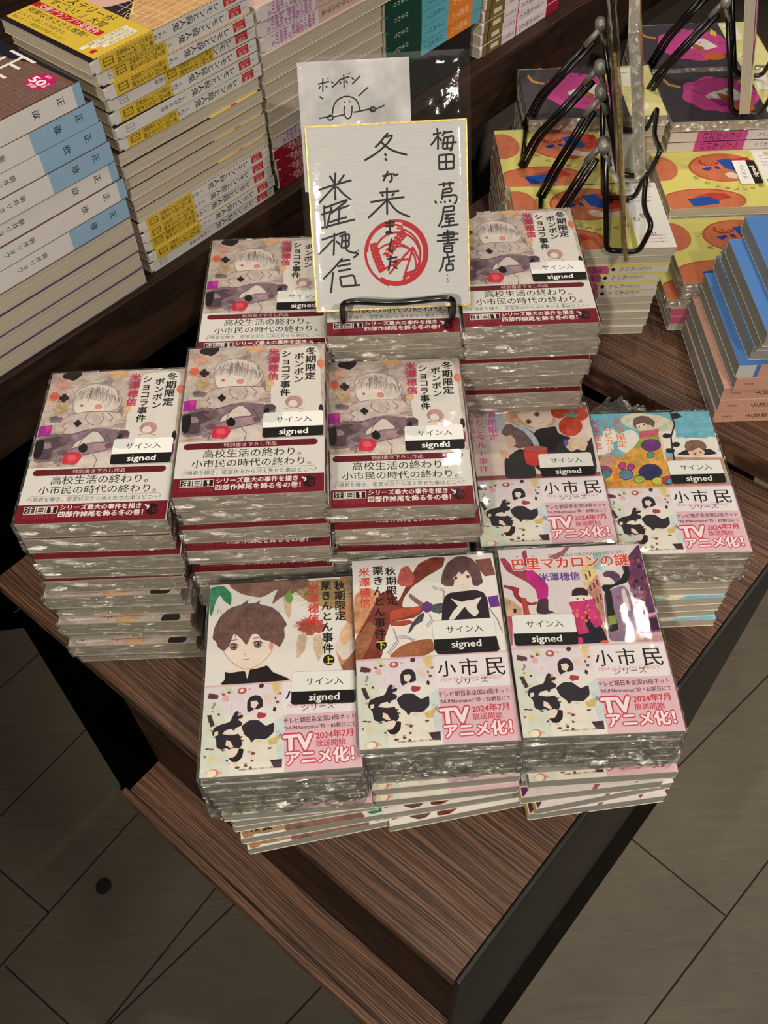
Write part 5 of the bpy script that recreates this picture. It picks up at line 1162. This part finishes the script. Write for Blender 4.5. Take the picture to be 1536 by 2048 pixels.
# forward of the main easel is towards the viewer: -y
easel('wire_easel', frame(.0165, .5830, .2122, math.pi), 'black wire easel holding the hand-signed board', hf=-.060, hz=.085, bf=-.085)
easel('wire_easel', frame(.2250, .7570, .1490, R(-98)), 'nearest black wire easel at right, holding an edge-on board', hf=-.018, hz=.106, bf=-.062)
easel('wire_easel', frame(.2600, .8790, .1490, R(-100)), 'middle black wire easel at right, holding a tiger-cover book', hf=-.034, hz=.108, bf=-.098)
easel('wire_easel', frame(.4100, .9880, .1490, R(-107)), 'black wire easel at far right, holding an upright book', hf=-.034, hz=.112, bf=-.095)
def stand_book(key, x, y, z, lean, label, wrap=False, yaw=0):
    k = KIND[key]; b = book(key, 0, 0, 0, 0, label, 'books shown upright on easels', wrap=wrap)
    Y = Vector((-math.sin(lean), 0, math.cos(lean))); Zv = Vector((math.cos(lean), 0, math.sin(lean))); X = Vector((0, 1, 0))
    Q = Matrix.Rotation(yaw, 3, 'Z'); X, Y, Zv = Q @ X, Q @ Y, Q @ Zv
    c = Vector((x, y, z)) + Y * (k['h'] / 2)
    b.matrix_world = Matrix(((X.x, Y.x, Zv.x, c.x), (X.y, Y.y, Zv.y, c.y), (X.z, Y.z, Zv.z, c.z), (0, 0, 0, 1)))
    return b
stand_book('tiger', .2770, .8740, .1540, R(13), 'film-wrapped paperback standing edge-on on the middle easel', 2, R(-11.5))
stand_book('ghost', .4190, .9860, .1540, R(13), 'upright paperback standing edge-on on the far right easel', False, R(-18.5))

# ------------------------------------------------------------------ signature boards
M_BRD, nt, bb = mk('board_paper'); nn_ = noise_node(nt, 1, 3, objvec(nt, (60, 900, 900)), .5)
rr_ = ramp(nt, nn_.outputs['Fac'], [(.3, (218, 216, 212)), (.7, (228, 227, 223))]); nt.links.new(rr_.outputs[0], bb.inputs['Base Color']); bb.inputs['Roughness'].default_value = .7; bump(nt, bb, nn_.outputs['Fac'], .35, .0004)
M_GOLD = simple('gold_edge', (206, 178, 92), .35, .5, .5, 200, .3)
BQ = quadmap([(160, 628), (1190, 578), (1215, 1770), (240, 1812)], 121, 136)
STR = """975,680 1005,673 1032,666;1003,638 1008,700 1008,775;1002,690 985,720 962,748;1010,700 1022,706 1032,722;1052,655 1045,672 1036,690;1040,672 1070,664 1100,660;1048,698 1042,740 1038,770;1046,700 1078,694 1104,692 1102,740 1094,778 1084,776;1032,738 1080,732 1128,728;1070,700 1068,735 1066,765;1040,770 1070,768 1098,766
1015,812 1016,860 1018,905;1015,812 1060,808 1105,808 1108,850 1108,895;1018,858 1060,854 1104,852;1060,812 1061,860 1062,900;1018,904 1064,899 1112,895
1012,1001 1060,994 1112,990;1044,984 1046,1002 1048,1016;1084,979 1084,996 1083,1012;1042,1032 1038,1066 1036,1096;1042,1032 1070,1027 1094,1025 1092,1048;1040,1054 1066,1050 1092,1048;1040,1077 1080,1071 1120,1068 1130,1096 1112,1126;992,1102 994,1112 1000,1122;1026,1106 1028,1112 1031,1119;1050,1104 1054,1111 1058,1118;1080,1096 1085,1104 1090,1112
1046,1146 1078,1141 1110,1139 1108,1170;1042,1175 1074,1171 1108,1168;1046,1146 1040,1200 1028,1240 1012,1268;1052,1196 1086,1191 1120,1188;1084,1191 1068,1206 1055,1220 1084,1217 1112,1214;1082,1216 1081,1240 1081,1262;1055,1238 1085,1235 1116,1232;1028,1271 1080,1262 1142,1255
1042,1310 1076,1306 1110,1305 1109,1322 1106,1340;1004,1327 1070,1320 1142,1314;1036,1341 1072,1339 1110,1337;1002,1362 1070,1356 1142,1351;1070,1288 1073,1332 1075,1376;1044,1380 1082,1375 1120,1371;1050,1394 1050,1412 1051,1432;1050,1394 1076,1391 1101,1390 1100,1410 1099,1430 1051,1432;1052,1411 1076,1409 1098,1408
1069,1440 1071,1450 1072,1460;1040,1470 1078,1464 1116,1459;1046,1470 1040,1512 1030,1536 1018,1557;1080,1470 1080,1490 1080,1510;1080,1491 1098,1488 1116,1485;1066,1512 1065,1530 1065,1549 1086,1547 1106,1545 1105,1526 1104,1510 1084,1511 1066,1512;1068,1579 1071,1581;1071,1600 1074,1603;1074,1618 1078,1621
690,668 662,700 640,728 608,762;660,697 690,690 716,686 690,730 650,770 600,808 540,844;642,722 668,745 700,770 750,792 812,809;668,800 674,806 681,815;670,830 676,837 683,846
655,946 684,938 710,931 715,948 714,970 698,984;690,912 676,945 660,976;722,926 729,934 736,945;738,934 740,938 743,945;748,928 750,933 753,940
636,1051 700,1045 762,1039;650,1058 655,1066 661,1076;731,1054 723,1063 714,1072;578,1112 690,1093 796,1078;684,1018 684,1100 686,1192;682,1100 620,1160 564,1213;690,1100 740,1160 782,1186 832,1206
670,1246 702,1242 736,1240;674,1266 702,1264 731,1262;702,1224 703,1264 704,1304 690,1313 680,1305 700,1300 722,1310;716,1344 708,1372 701,1400 704,1420 716,1426 723,1414;685,1476 716,1470 751,1462;712,1452 704,1500 694,1552;725,1496 738,1494 752,1492;726,1518 738,1528 752,1537
318,940 334,964 350,990;412,934 394,960 374,986;238,1036 348,1000 458,970;355,922 353,1010 356,1100;352,1008 300,1062 244,1126;362,1010 406,1056 458,1096
284,1130 286,1196 290,1262;290,1146 360,1120 432,1098 380,1140 328,1182;264,1190 358,1160 450,1130;248,1281 364,1250 482,1220;332,1140 316,1210 300,1280;382,1150 378,1200 374,1252;316,1240 370,1222 430,1206
268,1352 344,1326 422,1298;350,1308 348,1380 345,1452;342,1350 296,1398 248,1446;360,1360 374,1370 386,1382;380,1330 412,1322 442,1318 442,1356 438,1392 396,1400 398,1366 400,1332;420,1306 422,1358 426,1412 462,1432 502,1440 470,1466;485,1424 489,1429;498,1419 502,1424;396,1362 420,1358 440,1356
402,1468 344,1536 280,1602;342,1558 336,1624 328,1692;380,1490 414,1484 450,1478;368,1522 410,1513 456,1505;374,1552 414,1545 456,1538;384,1590 428,1584 470,1580 482,1612 482,1640 440,1646 400,1650 392,1620 384,1590;400,1650 456,1646 514,1640"""
def ink(A, s, wd, col=(26, 25, 28)):
    for ln in s.split('\n'):
        for st in ln.split(';'):
            P = [tuple(float(q) for q in p.split(',')) for p in st.split()]
            Q = [BQ(p) for p in P]
            # smooth the pen stroke
            S = []
            for i in range(len(Q) - 1):
                p0 = Q[max(0, i - 1)]; p1 = Q[i]; p2 = Q[i + 1]; p3 = Q[min(len(Q) - 1, i + 2)]
                for t in (0, .25, .5, .75):
                    S.append(tuple(.5 * (2 * b + (c - a) * t + (2 * a - 5 * b + 4 * c - d) * t * t + (3 * b - a - 3 * c + d) * t ** 3) for a, b, c, d in zip(p0, p1, p2, p3)))
            S.append(Q[-1]); A.line(S, wd, col, px=False)
def board_art():
    A = Art(None, 121, 136, clip=(-2, -2, 130, 140)); red = (200, 40, 50)
    cx, cy = BQ((745, 1437)); r = 24.4
    def arc(x, y, rx, ry, a0, a1, wd, n=40):
        A.line([(x + rx * math.cos(R(a0 + (a1 - a0) * i / n)), y + ry * math.sin(R(a0 + (a1 - a0) * i / n))) for i in range(n + 1)], wd, red, px=False)
    arc(cx, cy, r - .4, r - .4, -90, 270, 2.0, 60)
    arc(cx - .3, cy, r - 1.6, r - 1.6, -75, 125, 3.4, 44); arc(cx - .6, cy + .6, r - 5.0, r - 5.4, -85, 70, 1.5)
    arc(cx + .5, cy + 2.5, r - 6.5, r - 6.6, -170, 60, 1.6); arc(cx - 2, cy + 8, r - 7.5, r - 9, -150, -10, 1.5); arc(cx - 3.5, cy - 1, 19, 20.4, -178, -60, 1.5); arc(cx + 3, cy + 9, 12, 14, -140, 30, 1.4)
    def ear(pts_):
        for i, (x, y) in enumerate(pts_):
            q = pts_[min(i + 1, len(pts_) - 1)]; p = pts_[max(i - 1, 0)]; a = math.atan2(q[1] - p[1], q[0] - p[0])
            for s in (-1, 0, 1):
                ox, oy = x - math.sin(a) * 2.0 * s, y + math.cos(a) * 2.0 * s
                A.ell(ox, oy, 1.9, 1.15, red, 0, 10, rot=a + s * .5, px=False)
    e1 = [BQ((600 + 4 * i + i * i * .5, 1386 + i * 22)) for i in range(8)]; e2 = [BQ((790 - i * 17, 1312 + i * 17 + i * i)) for i in range(7)]; ear(e1); ear(e2)
    for P in ([(850, 1400), (800, 1450), (760, 1500), (700, 1570)], [(850, 1400), (895, 1490), (890, 1540), (800, 1570)], [(850, 1400), (830, 1480), (790, 1600)], [(700, 1500), (760, 1480), (830, 1475)], [(640, 1560), (700, 1520), (760, 1500)], [(820, 1560), (800, 1600), (760, 1640)], [(610, 1580), (650, 1620), (700, 1645)]): A.line([BQ(p) for p in P], 1.7, red, px=False)
    ink(A, STR, 1.5); return A
def sheet(name, parent, x0, x1, y0, y1, z0, z1, mat):
    return link_obj(name, boxm(name, x0, x1, y0, y1, z0, z1), parent, mat)
def sign_board(M, label, art, cat='signature board'):
    r = empty('signature_board'); r.matrix_world = M; tag(r, label, cat)
    sheet('board', r, -.0605, .0605, 0, .136, -.0021, 0, M_BRD)
    v = .0011
    g = []
    for (a, b, c, d) in ((-.0608, -.0608 + v, -.0003, .1363), (.0608 - v, .0608, -.0003, .1363), (-.0608, .0608, -.0003, -.0003 + v), (-.0608, .0608, .1363 - v, .1363)): g.append(boxm('g', a, b, c, d, -.0024, .0003))
    vv, ff = [], []
    for m_ in g:
        k = len(vv); vv += [tuple(p.co) for p in m_.vertices]; ff += [tuple(k + i for i in p.vertices) for p in m_.polygons]; bpy.data.meshes.remove(m_)
    link_obj('gold_border', mesh('gold_border', vv, ff), r, M_GOLD)
    if art:
        B = PB(); art.emit(B, lambda x, y, e: ((x - 60.5) / 1000, (136 - y) / 1000, .00005 + e), eps=8e-7); link_obj('handwriting', B.build('handwriting'), r)
    return r
X = Vector((.12097, -.00114, .00235)).normalized(); U = Vector((-.0014, .0800, .1100)); U = (U - X * U.dot(X)).normalized(); N = X.cross(U)
if N.y > 0: N = -N
BO = Vector((.0134, .5666, .2172))
MB = Matrix(((X.x, U.x, N.x, BO.x), (X.y, U.y, N.y, BO.y), (X.z, U.z, N.z, BO.z), (0, 0, 0, 1)))
sign_board(MB, 'white gold-edged board with handwritten black message and red stamp on black easel', board_art())
# card behind the board with a pen sketch
card = empty('sketch_card'); card.matrix_world = MB; tag(card, 'white card with a pen-drawn smiling face, tucked behind the signature board', 'card')
sheet('card', card, -.0637, .0193, .090, .1805, -.0034, -.0030, simple('card_paper', (222, 220, 218), .7, 0, .2))
CI = """240,352 276,343 312,334;272,314 272,356 272,402;256,364 252,374 247,387;290,360 295,367 301,376;300,314 302,318;311,310 313,314;325,334 331,339 339,346;330,373 352,354 377,329
375,326 408,314 442,304;405,289 407,330 408,376;388,336 385,343 382,352;420,330 425,337 431,346;432,284 434,288;443,281 445,285;455,309 462,315 471,323;460,351 488,322 513,297
252,430 262,439 276,448;500,429 530,400 563,371;335,546 340,500 362,458 408,432 455,435 490,460 507,505 511,530;409,464 411,470;444,461 446,467;412,494 408,530 418,562 432,573 450,562 458,530 459,490
249,571 290,564 332,556;305,560 320,550 338,558 336,574 318,582 305,572 305,560;346,560 376,554 406,548;470,533 520,523 570,512;572,512 584,500 602,502 610,514 600,528 582,526 572,512;580,508 590,524 600,508;610,512 638,501 667,487"""
A = Art(None, 121, 136, clip=(-20, -60, 130, 140)); ink(A, CI, 1.0)
B = PB(); A.emit(B, lambda x, y, e: ((x - 60.5) / 1000, (136 - y) / 1000, -.00295 + e), eps=8e-7); link_obj('pen_drawing', B.build('pen_drawing'), card)
# clear sleeve
def sleeve(M, label, x0, x1, y1, seed):
    v = []; f = []; nx, ny = 26, 40
    for side_, zz in ((0, .0012), (1, -.0048)):
        for j in range(ny + 1):
            for i in range(nx + 1):
                x = x0 + (x1 - x0) * i / nx; y = -.001 + (y1 + .001) * j / ny
                e = min(1, min(x - x0, x1 - x, y1 - y + .003) / .006); fr_ = 1 if y > .137 else .12
                if x > .025 and y > .137: fr_ = 2.6
                d = (pnoise(Vector((x * 34 + seed, y * 22, side_ * 5))) + .5 * pnoise(Vector((x * 90 + seed, y * 60, side_ * 9)))) * .0014 * fr_
                z = -.0018 + (zz + .0018 + (abs(d) if side_ == 0 else -abs(d))) * max(0, e) if e < 1 else zz + (abs(d) if side_ == 0 else -abs(d))
                v.append((x, y, z))
    for s_ in (0, 1):
        o_ = s_ * (nx + 1) * (ny + 1)
        for j in range(ny):
            for i in range(nx):
                a = o_ + j * (nx + 1) + i; q = (a, a + 1, a + nx + 2, a + nx + 1); f.append(q if s_ == 0 else q[::-1])
    me = mesh('clear_sleeve', v, f); o = link_obj('clear_sleeve', me, None, M_BAG, True); o.matrix_world = M; tag(o, label, 'plastic sleeve'); return o
sleeve(MB, 'clear plastic sleeve with creased top round the signature board', -.0662, .0640, .1835, 2.0)
# an edge-on board on the nearest right easel
ln = R(12.5); Yv = Vector((-math.sin(ln), 0, math.cos(ln))); Zv = Vector((math.cos(ln), 0, math.sin(ln)))
b0 = Vector((.2440, .7570, .1525))
M2 = Matrix.Translation(b0) @ Matrix.Rotation(R(-8.2), 4, 'Z') @ Matrix(((0, Yv.x, Zv.x, 0), (1, Yv.y, Zv.y, 0), (0, Yv.z, Zv.z, 0), (0, 0, 0, 1)))
sign_board(M2, 'thin white board seen edge-on, standing on the nearest right easel', None)
sleeve(M2, 'clear sleeve round the edge-on board on the nearest right easel', -.0650, .0650, .205, 9.0)

# soft grey shape at the right edge
bm = []; v = []; f = []; n1, n2 = 20, 10
for j in range(n2 + 1):
    t = math.pi * .5 * j / n2
    for i in range(n1):
        a = 2 * math.pi * i / n1; k = 1 + .06 * pnoise(Vector((math.cos(a) * 2, math.sin(a) * 2, t)))
        v.append((.26 * k * math.cos(a) * math.cos(t) ** .35, .26 * k * math.sin(a) * math.cos(t) ** .35, .42 * math.sin(t)))
for j in range(n2):
    for i in range(n1): f.append((j * n1 + i, j * n1 + (i + 1) % n1, (j + 1) * n1 + (i + 1) % n1, (j + 1) * n1 + i))
f.append(tuple(reversed(range(n1))))
o = link_obj('felt_pouf', mesh('felt_pouf', v, f), None, M_FELT, True); o.location = (1.06, 1.88, Z0 + .001)
tag(o, 'rounded light grey felt seat standing at the far right edge', 'pouf')
